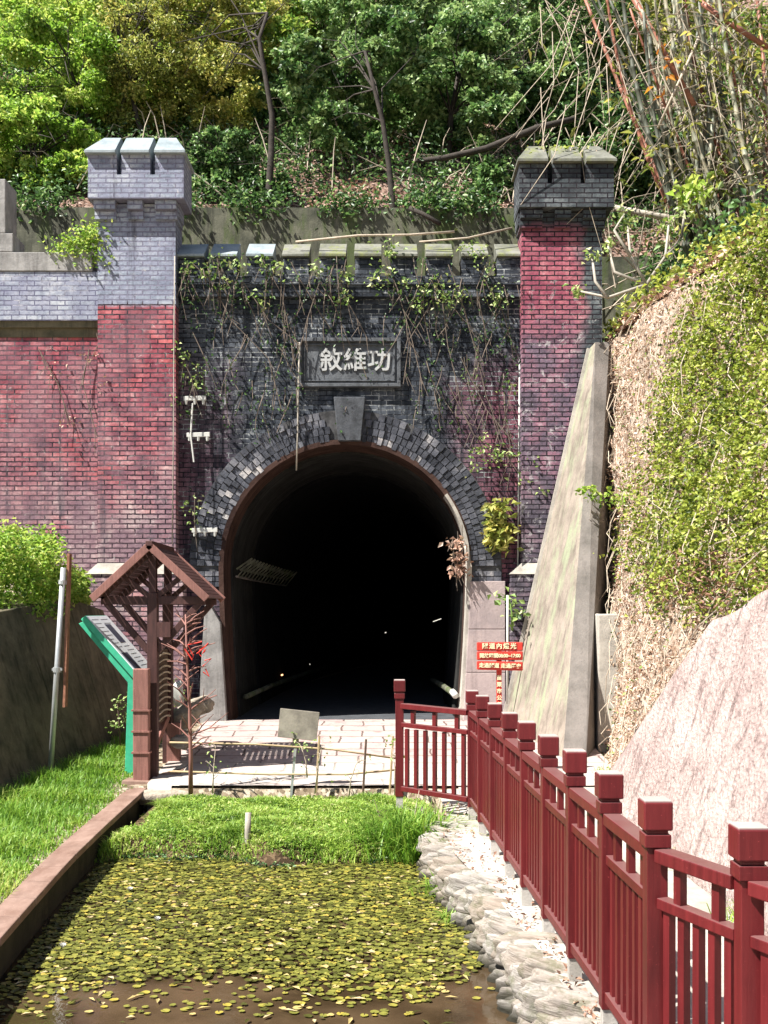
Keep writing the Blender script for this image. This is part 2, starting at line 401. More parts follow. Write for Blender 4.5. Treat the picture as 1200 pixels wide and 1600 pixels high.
M['sign'] = simple('red_sign_paint', (.6, .05, .035), .45, .2, 14, .0005)
M['letter'] = simple('pale_lettering', (.85, .78, .5), .5, .08, 14, 0)
M['stone'] = None
def stone():
    t = T('layered_shore_stone')
    c = t.n('TexCoord').outputs['Object']
    mp = t.n('Mapping', {0: c, 'Scale': (3.5, 16, 34)}).outputs[0]
    n = t.n('TexNoise', {'Vector': mp, 'Scale': 1., 'Detail': 7., 'Roughness': .7, 'Distortion': .8}).outputs[0]
    n2 = t.noise(9, 6, .7)
    col = t.ramp(n, [(.3, (.05, .045, .04)), (.42, (.22, .2, .18)), (.58, (.38, .355, .33)), (.75, (.5, .48, .44))])
    rnd = t.n('ObjectInfo').outputs['Random']
    col = t.mix(col, (.26, .2, .15), t.math('MULTIPLY', rnd, .6))
    col = t.mix(col, (.09, .1, .045), t.math('MULTIPLY', t.mr(n2, .5, .62), .55))
    col = t.mix(col, (.03, .028, .02), t.mr(t.sep().outputs[2], -.52, -.6))
    t.bump(n, .02, 1.); return t.fin(col, .9, .2)
M['stone'] = stone()
M['rock'] = simple('brown_rock', (.42, .36, .29), .9, .5, 7, .02)
M['slab'] = simple('carved_stone_slab', (.12, .13, .145), .85, .5, 7, .006)
M['keyst'] = simple('grey_keystone', (.085, .092, .105), .9, .6, 6, .006)
M['carved'] = simple('whitened_carving', (.45, .46, .46), .8, .2, 20, 0)
def ringmat():
    t = T('arch_voussoir_brick'); a = t.n('Attribute', attribute_name='tint').outputs['Fac']
    n = t.noise(2.3, 6, .7); n2 = t.noise(40, 4, .7)
    f = t.math('ADD', t.math('MULTIPLY', a, .55), t.math('MULTIPLY', t.mr(n, .35, .68), .45))
    col = t.ramp(f, [(.15, (.03, .033, .042)), (.45, (.09, .095, .115)), (.66, (.2, .2, .22)), (.82, (.5, .47, .45)), (.95, (.62, .58, .54))])
    col = t.mix(col, (.04, .035, .035), t.math('MULTIPLY', t.mr(n2, .55, .75), .6))
    t.bump(n2, .01, .8); return t.fin(col, .9, .2)
M['ring'] = ringmat()
M['ringm'] = simple('sooty_mortar', (.1, .1, .105), .95, .7, 5, .004)
M['mortar'] = simple('lime_mortar', (.22, .22, .22), .95, .5, 12, .004)
def liningmat(name, a, b, z=0):
    t = T(name); n = t.noise(3, 7, .7); s = t.sep()
    ringn = t.n('TexNoise', {'Vector': t.scaled(.6, 14, .6), 'Scale': 1., 'Detail': 5.}).outputs[0]
    col = t.mix(a, b, t.mr(ringn, .35, .7)); col = t.mix(col, tuple(c*.3 for c in a), t.math('MULTIPLY', t.mr(n, .45, .7), .7))
    t.bump(n, .03, .8); return t.fin(col, .95, .1)
M['lin1'] = liningmat('entrance_lining_brick', (.035, .02, .017), (.085, .05, .04))
M['lin2'] = liningmat('shade_black_tunnel_lining', (.008, .008, .009), (.018, .019, .02))  # near-black: the tunnel's darkness is put into the lining colour
M['lin15'] = liningmat('dark_grey_lining', (.018, .019, .019), (.045, .045, .043))  # concrete grey in a darkened tone
M['linc'] = liningmat('tunnel_concrete_kerb', (.05, .05, .045), (.1, .1, .09))
M['tfloor'] = simple('tunnel_floor', (.07, .075, .085), .9, .4, 5, .01)
M['black'] = simple('tunnel_darkness_cap', (.004, .004, .004), 1, .2, 5, 0, spec=0)  # black cap colour stands in for the darkness at the tunnel end
def emis(name, c, s):
    t = T(name); t.fin(c, .5, .3, **{'Emission Color': c, 'Emission Strength': s}); return t.m
M['lamp'] = emis('glint_bar', (1, .95, .8), .45)  # weak glow painting glints on the tunnel pipe
M['glint_o'] = emis('orange_glint', (1, .45, .2), 1.5)  # same painted glint in orange
def water():
    t = T('pond_water'); n = t.noise(1.3, 4); s = t.sep()
    col = t.mix((.035, .023, .012), (.075, .05, .028), t.mr(n, .4, .6))
    t.bump(t.noise(14, 3), .004, .35)
    return t.fin(col, .06, .5, IOR=1.33)
M['water'] = water()
# foliage
M['lf_bright'] = leafmat('bright_leaf', [(0, (.06, .13, .015)), (.4, (.2, .36, .05)), (.75, (.36, .5, .1)), (1, (.52, .58, .16))], .5)
M['lf_mid'] = leafmat('mid_leaf', [(0, (.04, .09, .02)), (.4, (.14, .26, .05)), (.78, (.32, .4, .08)), (1, (.52, .48, .14))], .4)
M['lf_olive'] = leafmat('olive_leaf', [(0, (.06, .08, .02)), (.4, (.22, .27, .06)), (.78, (.42, .42, .12)), (1, (.6, .52, .16))], .4)
M['lf_dark'] = leafmat('dark_glossy_leaf', [(0, (.014, .035, .014)), (.4, (.05, .11, .035)), (.72, (.13, .25, .08)), (1, (.34, .46, .2))], .35, .4)
M['lf_vine'] = leafmat('vine_leaf', [(0, (.05, .08, .015)), (.3, (.19, .25, .035)), (.68, (.42, .48, .08)), (1, (.66, .66, .24))], .4)
M['lf_dry'] = leafmat('dry_leaf', [(0, (.12, .06, .04)), (.4, (.34, .19, .13)), (.75, (.52, .34, .27)), (1, (.68, .52, .42))], .15, .8)
M['lf_straw'] = leafmat('straw', [(0, (.2, .1, .06)), (.3, (.42, .26, .18)), (.6, (.6, .44, .34)), (1, (.74, .64, .52))], .1, .8)
M['lf_orange'] = leafmat('orange_leaf', [(0, (.4, .12, .02)), (1, (.7, .3, .05))], .4)
M['lf_ivy'] = leafmat('ivy_leaf', [(0, (.05, .1, .03)), (.5, (.18, .3, .07)), (.85, (.4, .5, .18)), (1, (.55, .56, .3))], .3)
M['grass'] = leafmat('grass_blade', [(0, (.05, .12, .015)), (.4, (.13, .28, .03)), (.75, (.26, .4, .06)), (1, (.45, .48, .14))], .4, .5)
M['grass_y'] = leafmat('yellow_grass', [(0, (.06, .12, .02)), (.35, (.19, .34, .05)), (.75, (.38, .5, .1)), (1, (.6, .6, .28))], .4, .5)
M['pad'] = leafmat('lily_pad', [(0, (.05, .05, .012)), (.35, (.13, .14, .028)), (.65, (.25, .24, .05)), (.88, (.38, .3, .05)), (1, (.5, .4, .22))], .1, .35)

# ------------------------------------------------------------------ heights
def xkf(y): return np.interp(y, [3, 6.83, 9.05, 10.4, 12.9, 14, 17], [-1.95, -2.41, -2.6, -2.67, -2.77, -2.83, -3.0])
def gz(x, y):
    x = np.asarray(x, float); y = np.asarray(y, float)
    z = -.36+np.clip((y-12.0)/4.6, 0, 1)*.36
    # pond basin
    xk = xkf(y)-.12
    xr = shore(y)
    inp = (x > xk) & (x < xr+.1) & (y > 4.0) & (y < 12.45)
    ch = (x > xk) & (x < xk+.36) & (y > 4.) & (y < 12.6)
    z = np.where(inp | ch, -1.15, z)
    return z
def shore(y):
    return np.interp(y, [4.0, 5.6, 6.5, 7.9, 9.0, 9.8, 10.3, 10.5], [1.0, .9, .82, .68, .5, .42, .45, .5])
def fenceX(y): return np.interp(y, [3.2, 4.0, 4.52, 10.76], [1.62, 1.336, 1.13, .873])

def grid_mesh(name, xs, ys, fn, m, keep=None, kind='structure', loc=(0,0,0)):
    X, Y = np.meshgrid(xs, ys); V = fn(X, Y)
    nx, ny = len(xs), len(ys)
    i = np.arange(nx-1)[None, :]+np.arange(ny-1)[:, None]*nx
    Fc = np.stack([i, i+1, i+nx+1, i+nx], -1).reshape(-1, 4)
    if keep is not None: Fc = Fc[keep(V.reshape(-1, 3)[Fc].mean(1))]
    o = fast_mesh(name, V.reshape(-1, 3), Fc, 4, np.full(nx*ny, .5), m, None, loc)
    o['kind'] = kind; o.data.polygons.foreach_set('use_smooth', [True]*len(o.data.polygons))
    return o
def wob(x, y, s=1., a=1.): return a*(np.sin(x*1.7*s+y*.9*s)+.6*np.sin(x*3.1*s-y*2.3*s+1.3)+.4*np.sin(x*6.3*s+y*5.1*s))/2

xs = np.concatenate([[-120, -60, -30, -15], np.arange(-7, 6.01, .07), [10, 15, 30, 60, 120]])
ys = np.concatenate([[-60, -20, -5, 0], np.arange(3, 18.01, .07), [25, 40, 80, 140]])
def gfn(X, Y):
    return np.stack([X, Y, gz(X, Y)+wob(X, Y, 2, .008)-.0], -1)
ground = grid_mesh('ground', xs, ys, gfn, M['ground'])
# water
w = MB(); w.add([(-4, 3.9, -.62), (1.6, 3.9, -.62), (1.6, 12.7, -.62), (-4, 12.7, -.62)], [(0, 1, 2, 3)])
water_o = w.build('pond_water', M['water']); water_o['kind'] = 'structure'
# paved forecourt and walkway, laid just over the soil
xs = np.arange(-2.75, 2.86, .1); ys = np.concatenate([np.arange(12.55, 17.01, .1), [17.02]])
path = grid_mesh('path', xs, ys, lambda X, Y: np.stack([X, Y, gz(X, Y)+.035+wob(X, Y, 3, .004)], -1), M['paving'])
xs = np.linspace(0, 1, 12); ys = np.arange(2, 12.56, .1)
def wfn(X, Y):
    x0 = fenceX(Y)-.02; x = x0+(2.95-x0)*X; return np.stack([x, Y, gz(x0+.5+0*X, Y)+.03], -1)
walk = grid_mesh('walkway', xs, ys, wfn, M['walk'])
def sfn(X, Y):
    x1 = fenceX(Y)-.02; x0 = shore(Y)+.12; x = x0+(x1-x0)*X; return np.stack([x, Y, -.36+.04+wob(x, Y, 5, .01)], -1)
strip = grid_mesh('cement_strip', xs, np.arange(2, 12.6, .1), sfn, M['cement'])
# kerb along the left bank
k = MB(); k0 = MB()
yy = np.arange(3.0, 13.3, .48)
for a, b in zip(yy[:-1], yy[1:]):
    xa = float(xkf(a)); xb = float(xkf(b))
    g = .006
    k0.hexa([(xa-.22, a, -1.1), (xa-.035, a, -1.1), (xb-.035, b, -1.1), (xb-.22, b, -1.1), (xa-.22, a, -.385), (xa-.035, a, -.385), (xb-.035, b, -.385), (xb-.22, b, -.385)])
    k.hexa([(xa-.21, a+g, -.384), (xa, a+g, -.384), (xb, b-g, -.384), (xb-.21, b-g, -.384),
            (xa-.21, a+g, -.32), (xa, a+g, -.325), (xb, b-g, -.325), (xb-.21, b-g, -.32)], random.random())
o = thing('pond_kerb', 'x', 'kerb', (-2.6, 8, -.3)); k.build('coping_boards', M['kerbw'], o, bevel=.008); k0.build('footing', M['conc_shade'], o)
tag(o, 'long reddish-brown kerb edging the pond beside the left grass', 'kerb')

# ------------------------------------------------------------------ tunnel portal
CX, RAD, ZS, FY = -.60, 1.945, 2.43, 17.0
def hw(z): return RAD if z >= ZS else RAD-.13*((ZS-z)/ZS)**1.6
def arch_pts(r_add=0., n=40, z0=0.):
    L = []
    for i in range(10):
        z = z0+(ZS-z0)*i/10; L.append((CX-hw(z)-r_add, z))
    for i in range(n+1):
        a = math.pi-math.pi*i/n; L.append((CX+(RAD+r_add)*math.cos(a), ZS+(RAD+r_add)*math.sin(a)))
    for i in range(9, -1, -1):
        z = z0+(ZS-z0)*i/10; L.append((CX+hw(z)+r_add, z))
    return L
portal = thing('tunnel_portal', 'old brick railway tunnel mouth with castle-like pilasters and a dark arched opening', 'tunnel', (CX, FY, 0))
b = MB(); A = arch_pts(0.0)
outer = [(-3.3, -.35), (-3.3, 6.75), (2.2, 6.75), (2.2, -.35)]
ring = [(A[0][0], -.35)]+A+[(A[-1][0], -.35)]
pts = [outer[0]]+ring+[outer[3], outer[2], outer[1]]
b.add([(x, FY, z) for x, z in pts], [tuple(range(len(pts)))])
b.build('front_wall', M['brick_c'], portal)
# lining: first a brick reveal, then the bore curving right, darkness put into its colour
def bore(name, y0, y1, n, add, mat, front=True):
    b = MB(); P = arch_pts(add, 28, -.05); m = len(P)
    for j in range(n+1):
        y = y0+(y1-y0)*j/n; dx = .006*max(0, y-18)**2
        b.v += [(x+dx, y, z) for x, z in P]; b.t += [.5]*m
    for j in range(n):
        for i in range(m-1): b.f.append((j*m+i, j*m+i+1, (j+1)*m+i+1, (j+1)*m+i))
    if front:
        Q = arch_pts(.03, 28, -.05); k0 = len(b.v); b.v += [(x, y0, z) for x, z in Q]; b.t += [.5]*m
        for i in range(m-1): b.f.append((i, i+1, k0+i+1, k0+i))
    return b.build(name, mat, portal, smooth=False)
bore('entrance_lining', 16.93, 17.75, 3, -.045, M['lin1'])
bore('concrete_lining', 17.74, 20.2, 4, -.08, M['lin15'])
bore('tunnel_lining', 20.1, 50, 22, -.12, M['lin2'])
b = MB(); b.box((CX-3+.006*32**2, 49.8, -.5), (CX+3+.006*32**2, 50.2, 5)); b.build('black_end_cap', M['black'], portal)
b = MB(); b.box((-2.62, 17.0, -.2), (1.5, 19.2, .012)); b.add([(-3, 19.2, .012), (2, 19.2, .012), (12, 50, .012), (2, 50, .012)], [(0, 1, 2, 3)])
tf = b.build('tunnel_floor', M['tfloor']); tf['kind'] = 'structure'
# arch ring of real bricks
b = MB()
mring = arch_pts(.49, 40, 2.25)
inner = arch_pts(0.0, 40, 2.25)
n = len(inner)
b.add([(x, 16.965, z) for x, z in inner]+[(x, 16.965, z) for x, z in mring], [(i, i+1, n+i+1, n+i) for i in range(n-1)])
b.build('ring_mortar', M['ringm'], portal)
b = MB()
for r in range(4):
    r0 = RAD+.01+r*.12; r1 = r0+(.112 if r < 3 else random.uniform(.1, .12)); rm = (r0+r1)/2
    cnt = int(math.pi*rm/(.083+.01*r))
    off = random.random()
    for i in range(cnt):
        a0 = math.pi*(i+.08)/cnt; a1 = math.pi*(i+.92)/cnt
        am = (a0+a1)/2
        if abs(rm*math.cos(am)) < .27: continue
        y0 = 16.935+random.uniform(-.014, .018)
        p = 0
        # paler bricks near the springing of the left side and in a patch right of the crown
        if (r < 3 and 2.2 < am < 2.75) or (r < 1 and .75 < am < 1.45): p = .38
        if r == 3 and random.random() < .12: continue
        tn = min(1, random.random()**1.6*.62+p*random.random()*1.6)
        co = [(CX+rr*math.cos(a), ZS+rr*math.sin(a)) for rr, a in ((r0, a0), (r1, a0), (r1, a1), (r0, a1))]
        b.hexa([(x, 17.0, z) for x, z in co]+[(x, y0, z) for x, z in co], tn)
    for side in (-1, 1):
        z = ZS-.08
        for q in range(3):
            x0 = CX+side*(r0); x1 = CX+side*(r1)
            b.box((min(x0, x1), 16.94+random.uniform(-.006, .006), z-.07), (max(x0, x1), 17, z), .2+.7*random.random()**2); z -= .083
b.build('arch_ring', M['ring'], portal)
b = MB(); b.poly_y([(-.78, 5.05), (-.71, 4.37), (-.36, 4.37), (-.29, 5.05)], 16.84, 17.0)
b.build('keystone', M['keyst'], portal, bevel=.01)
# jamb blocks
for nm, x0, x1, zt in (('r', 1.345, 1.88, 2.2), ('l', -2.9, -2.535, 1.95)):
    b = MB(); zs = [-.3, .78, 1.45, zt] if nm == 'r' else [-.3, zt]
    for z0, z1 in zip(zs[:-1], zs[1:]):
        if nm == 'r':
            xa = lambda z: CX+hw(max(z, 0))-.005
            b.hexa([(xa(z0), 16.86, z0+.004), (x1, 16.86, z0+.004), (x1, 17, z0+.004), (xa(z0), 17, z0+.004),
                    (xa(z1), 16.86, z1-.004), (x1, 16.86, z1-.004), (x1, 17, z1-.004), (xa(z1), 17, z1-.004)])
        else:
            xa = lambda z: CX-hw(max(z, 0))+.005
            b.hexa([(x0, 16.8, z0), (xa(z0), 16.8, z0), (xa(z0), 17, z0), (x0, 17, z0),
                    (x0+.14, 16.8, z1), (xa(z1), 16.8, z1-.4), (xa(z1), 17, z1-.4), (x0+.14, 17, z1)])
    b.build('jamb_block', M['conc_pink'] if nm == 'r' else M['conc'], portal, bevel=.008)
b = MB()   # smooth cement edge round the right side of the mouth
prev = None
for i in range(26):
    a = .02+i/25*.75
    pass
Pin = [(CX+hw(z)-.05, z) for z in np.linspace(0, ZS, 14)]+[(CX+(RAD-.05)*math.cos(a), ZS+(RAD-.05)*math.sin(a)) for a in np.linspace(.03, .62, 12)]
Pout = [(CX+hw(z)+.02, z) for z in np.linspace(0, ZS, 14)]+[(CX+(RAD+.0)*math.cos(a), ZS+(RAD+.0)*math.sin(a)) for a in np.linspace(.03, .62, 12)]
for i in range(len(Pin)-1):
    (a0, c0), (a1, c1), (b0, d0), (b1, d1) = Pin[i], Pin[i+1], Pout[i], Pout[i+1]
    b.hexa([(a0, 16.9, c0), (b0, 16.9, d0), (b0, 17.3, d0), (a0, 17.3, c0), (a1, 16.9, c1), (b1, 16.9, d1), (b1, 17.3, d1), (a1, 17.3, c1)])
b.build('cement_edge', M['conc_pale'], portal)
# parapet
b = MB()
b.box((-3.24, 16.9, 6.62), (2.14, 17.4, 6.8)); b.box((-3.24, 16.87, 6.8), (2.14, 17.4, 6.93))
b.build('parapet', M['brick_c'], portal)
for px in (300, 351, 407, 463, 520, 575, 631, 686, 741, 796):
    x = (px-600)/100; x0, x1 = x-.2, x+.2
    b = MB(); b.box((x0, 16.93, 6.93), (x1, 17.32, 7.235), jit=.004)
    mo = b.build('merlon', M['brick_c'], portal)
    b = MB(); h = random.uniform(-.008, .008)
    b.hexa([(x0-.012, 16.87, 7.235), (x1+.012, 16.87, 7.235), (x1+.012, 17.36, 7.235), (x0-.012, 17.36, 7.235),
            (x0-.012, 16.87, 7.275+h), (x1+.012, 16.87, 7.275), (x1+.012, 17.3, 7.57), (x0-.012, 17.3, 7.57+h)])
    b.build('coping', M['cope_moss'] if px > 460 else M['cope_blue'], mo, bevel=.006)
# name plaque
pq = MB(); pq.box((-1.3, 16.955, 5.28), (.22, 17.0, 5.92)); plaque = pq.build('name_plaque', M['slab'], portal)
b = MB()
for (x0, z0, x1, z1) in ((-1.34, 5.22, .26, 5.275), (-1.34, 5.925, .26, 5.98), (-1.34, 5.275, -1.285, 5.925), (.205, 5.275, .26, 5.925)):
    b.box((x0, 16.90, z0), (x1, 17, z1))
for (x0, z0, x1, z1) in ((-1.25, 5.31, .17, 5.33), (-1.25, 5.87, .17, 5.89), (-1.25, 5.33, -1.23, 5.87), (.15, 5.33, .17, 5.87)):
    b.box((x0, 16.93, z0), (x1, 17, z1))
b.build('frame', M['slab'], plaque, bevel=.006)
def text(name, body, size, mat, parent, loc, rot=(R(90), 0, 0), ext=.006, align='CENTER', off=0., sx=1, spacing=1.):
    cu = bpy.data.curves.new(name, 'FONT'); cu.body = body; cu.size = size; cu.extrude = ext
    cu.align_x = align; cu.align_y = 'CENTER'; cu.offset = off; cu.space_character = spacing; cu.resolution_u = 3
    tmp = bpy.data.objects.new(name, cu); link(tmp)
    bpy.context.view_layer.update()
    me = bpy.data.meshes.new_from_object(tmp.evaluated_get(bpy.context.evaluated_depsgraph_get()))
    bpy.data.objects.remove(tmp)
    o = bpy.data.objects.new(name, me); link(o, parent)
    me.transform(Matrix.Translation(Vector(loc)-ORI[parent.name]) @ Matrix.Diagonal((1, 1, 1, 1)) @
                 __import__('mathutils').Euler(rot).to_matrix().to_4x4() @ Matrix.Diagonal((sx, 1, 1, 1)))
    me.materials.clear(); me.materials.append(mat); ORI[o.name] = ORI[parent.name]
    return o
text('lettering', '敘維功', .37, M['carved'], plaque, (-.45, 16.945, 5.62), ext=.012, off=.006, spacing=1.04)
text('small_lettering', '光緒', .1, M['mortar'], plaque, (-1.12, 16.95, 5.62), ext=.006) if False else None

# pilasters
def pilaster(x0, x1, mat, ztop_shaft, cap_z, copmat, plx0, plx1, hx0, hx1):
    py = 16.76
    b = MB(); b.box((x0, py, 2.45), (x1, 17.3, ztop_shaft))
    p = b.build('pilaster', mat, portal)
    b = MB(); b.box((plx0, py-.1, -.4), (plx1, 17.25, 2.3)); b.build('plinth', mat, p)
    b = MB(); b.hexa([(plx0-.02, py-.12, 2.3), (plx1+.02, py-.12, 2.3), (plx1+.02, 17.2, 2.3), (plx0-.02, 17.2, 2.3),
                      (x0, py-.002, 2.47), (x1, py-.002, 2.47), (x1, 17.2, 2.47), (x0, 17.2, 2.47)])
    b.build('plinth_coping', M['conc_pale'], p)
    w = hx1-hx0; hy = 16.57; zb = cap_z-.66; zm = cap_z-.3
    for i in range(3):
        c0 = x0-.03+(x1-x0+.06)*(i/3)+(.0 if i == 0 else .095); c1 = x0-.03+(x1-x0+.06)*((i+1)/3)-(.0 if i == 2 else .095)
        b = MB(); b.box((c0, 16.70, zb-.27), (c1, 17.2, zb-.14)); b.box((c0-.0, 16.635, zb-.14), (c1, 17.2, zb-.003))
        b.build('corbel', mat, p)
    b = MB()  # slightly corbelled sides
    b.box((x0-.05, 16.78, zb-.2), (x0+.01, 17.2, zb-.01)); b.box((x1-.01, 16.78, zb-.2), (x1+.05, 17.2, zb-.01))
    b.box((hx0, hy, zb), (hx1, 17.26, zm)); b.box((hx0+.2, hy+.22, zm), (hx1-.2, 17.15, cap_z+.02))
    b.build('battlement', mat, p)
    gap = .075
    mw = (w-2*gap)/3
    for i in range(3):
        m0 = hx0+i*(mw+gap); m1 = m0+mw
        b = MB(); b.box((m0, hy, zm+.001), (m1, hy+.22 if i == 1 else 17.25, cap_z)); b.build('merlon', mat, p)
        t0 = m0+(.17 if i == 0 else 0); t1 = m1-(.17 if i == 2 else 0)
        e0 = m0-(.035 if i == 0 else 0); e1 = m1+(.035 if i == 2 else 0)
        b = MB(); b.hexa([(e0, hy-.085, cap_z), (e1, hy-.085, cap_z), (e1, 17.3, cap_z), (e0, 17.3, cap_z),
                          (e0, hy-.085, cap_z+.04), (e1, hy-.085, cap_z+.04), (e1, 17.3, cap_z+.04), (e0, 17.3, cap_z+.04)])
        b.hexa([(e0, hy-.085, cap_z+.041), (e1, hy-.085, cap_z+.041), (e1, 17.3, cap_z+.041), (e0, 17.3, cap_z+.041),
                (t0, hy+.3, cap_z+.39), (t1, hy+.3, cap_z+.39), (t1, 16.95, cap_z+.39), (t0, 16.95, cap_z+.39)])
        b.build('coping', copmat, p, bevel=.005)
    return p
pilaster(-4.41, -3.21, M['brick_l'], 8.0, 8.68, M['cope_blue'], -4.55, -3.08, -4.51, -3.05)
pilaster(2.12, 3.36, M['brick_r'], 7.9, 8.55, M['cope_moss'], 1.95, 3.48, 2.06, 3.5)

# ------------------------------------------------------------------ left wing wall
ww = thing('wing_wall', 'long red brick wing wall left of the tunnel with grey limewashed top', 'wall', (-6, 16.9, 0))
b = MB(); b.box((-9.5, 16.9, -.5), (-4.39, 17.3, 5.98)); b.build('brick_wall', M['brick_l'], ww)
b = MB(); b.box((-9.5, 16.88, 5.98), (-4.39, 17.3, 6.12), jit=.003); b.box((-9.5, 16.83, 6.12), (-4.39, 17.3, 6.22)); b.build('string_course', M['conc_dark'], ww)
b = MB(); b.box((-9.5, 16.79, 6.22), (-4.40, 17.3, 6.97)); b.build('parapet', M['brick_g'], ww)
b = MB(); b.box((-9.5, 16.77, 6.97), (-4.5, 17.33, 7.27), jit=.006); b.box((-9.5, 16.775, 7.27), (-5.72, 17.32, 7.56)); b.box((-9.5, 16.78, 7.56), (-5.84, 17.31, 8.4))
b.build('stepped_coping', M['conc'], ww, bevel=.012)

# retaining walls behind the portal
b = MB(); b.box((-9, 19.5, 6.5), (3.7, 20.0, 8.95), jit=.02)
o = b.build('retaining_wall', M['conc_back'], loc=(-1, 19.6, 6.5)); tag(o, 'mossy grey concrete retaining wall with tree shade in its colour above the tunnel parapet below the trees', 'wall')
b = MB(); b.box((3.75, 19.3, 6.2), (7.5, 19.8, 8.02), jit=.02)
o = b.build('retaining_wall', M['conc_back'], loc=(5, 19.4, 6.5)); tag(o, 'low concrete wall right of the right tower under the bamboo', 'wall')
b = MB(); b.add([(-12, 17.25, 6.9), (3.5, 17.25, 6.9), (3.5, 19.55, 7.2), (-12, 19.55, 7.2)], [(0, 1, 2, 3)])
o = b.build('terrace', M['litter']); o['kind'] = 'structure'

# leaning concrete wall on the left
lw = thing('leaning_wall', 'dark leaning concrete retaining wall beside the left grass strip', 'wall', (-4.2, 14.5, -.2))
b = MB()
yy = [8.0, 10.2, 12.2, 14.0, 15.3, 16.5]
for y0, y1 in zip(yy[:-1], yy[1:]):
    f = lambda y: (-3.72-.17*(16-y), np.interp(y, [8, 12.2, 13.5, 16, 16.5], [1.35, 1.6, 1.72, 2.0, 1.75]))
    (xa, za), (xb, zb) = f(y0), f(y1); g = .01
    b.hexa([(xa-1.1, y0+g, -.5), (xa+.12, y0+g, -.5), (xb+.12, y1-g, -.5), (xb-1.1, y1-g, -.5),
            (xa-1.1, y0+g, za), (xa-.62, y0+g, za), (xb-.62, y1-g, zb), (xb-1.1, y1-g, zb)])
b.build('wall_panels', M['conc_dark'], lw, bevel=.012)
b = MB(); b.hexa([(-12, 8, 1.0), (-5.1, 8, 1.0), (-4.6, 16.8, 1.7), (-12, 16.8, 1.7), (-12, 8, 1.5), (-5.3, 8, 1.3), (-4.75, 16.8, 2.0), (-12, 16.8, 3.)])
o = b.build('slope', M['ground']); o['kind'] = 'structure'

# ------------------------------------------------------------------ right buttress
bt = thing('buttress', 'tall tapering mossy concrete buttress leaning on the right pilaster', 'buttress', (2.8, 15.5, 0))
A1 = W(921, 545, 16.55); B1 = W(952, 534, 16.55); C0 = W(781, 1130, 16.6); C0.z = -.2
D0 = W(878, 1185, 14.0); D0.z = -.3; E0 = W(915, 1185, 14.0); E0.z = -.3; G0 = Vector((B1.x+.15, 16.6, -.2))
b = MB(); A1b = W(930, 535, 16.45)
A2 = A1+Vector((.0, 0, 0))
b.add([A1, C0, D0, A1b], [(0, 1, 2, 3)]); b.build('batter_face', M['conc_moss'], bt)
b = MB(); b.add([A1b, D0, E0, B1], [(0, 1, 2, 3)]); b.add([B1, E0, G0], [(0, 1, 2)]); b.add([A1, A1b, B1], [(0, 1, 2)])
b.add([A1, B1, G0, C0], [(0, 1, 2, 3)])
b.build('coping_strip', M['conc_grey'], bt)
b = MB(); e = Vector((-.015, -.01, 0)); b.bar(A1+e, C0+e, .05, .05); b.build('arris', M['conc_pale'], bt)
# narrow concrete pier right of it
b = MB(); p0 = W(936, 1190, 14.6); b.box((p0.x, 14.6, -.3), (p0.x+.3, 15.4, 1.7), jit=.02)
o = b.build('concrete_pier', M['conc_pale'], loc=(p0.x, 14.6, 0), bevel=.02); tag(o, 'short pale sandy concrete pier beside the foot of the mossy buttress', 'pier')

# ------------------------------------------------------------------ right bank, hillside
def kb(Y): return np.interp(Y, [6, 9, 12, 14.5, 16.6, 19], [.42, .36, .24, .11, .035, .03])
def bankpt(Y, z): return np.interp(Y, [4, 6, 12, 14.5, 16.6, 19.5], [2.85, 2.85, 2.74, 2.98, 3.26, 3.5])+kb(Y)*(z+.3)
us = np.arange(4.0, 19.6, .12); vs = np.linspace(-.5, 6.6, 64)
def bfn(U, Vv):
    x = bankpt(U, Vv)+wob(U, Vv*1.5, 1.3, .09)+wob(U*3, Vv*3, 1.5, .03)
    top = np.clip(Vv-5.9, 0, 1)
    x = x+top*3.2; return np.stack([x, U, Vv+wob(U, Vv, 2, .03)], -1)
bank = grid_mesh('bank', us, vs, bfn, M['bank'])
bank.data.flip_normals()
def hz(X, Y):
    base = 8.9+(Y-19.75)*.86
    right = 6.75+np.clip(Y-17, 0, 3)*.42+np.clip(Y-19.7, 0, 60)*.8+np.clip(X-5, 0, 40)*.5
    f = np.clip((X-3.2)/1.2, 0, 1); f = np.where(Y < 19.6, 1, f)
    left = np.clip((-X-5)/3, 0, 1)*np.clip((Y-20)/6, 0, 1)*1.2
    return base*(1-f)+right*f+left+wob(X, Y, .8, .25)+wob(X*3, Y*3, 1, .06)
hill = grid_mesh('hillside', np.arange(-22, 26, .3), np.concatenate([[19.69], np.arange(19.7, 60, .3)]), lambda X, Y: np.stack([X, Y, np.where(Y < 19.695, 5.8, hz(X, Y))], -1), M['litter'])
def ubz(t, y, x): return 5.9+np.clip(t/2.4, 0, 1)*.7+np.clip(t-2.4, 0, 40)*.6+np.clip(y-17, 0, 3)*.35*np.clip(t, 0, 1)+wob(x, y, 1, .12)*np.clip(t, 0, 1)
def ubp(t, y):
    x = bankpt(y, 5.9)+t; return np.stack([x, y, ubz(t, y, x)], -1)
hill2 = grid_mesh('upper_bank', np.concatenate([np.arange(0, 6, .2), np.arange(6, 24, 1.)]), np.concatenate([np.arange(6, 19.7, .2), [19.75]]), ubp, M['litter'])

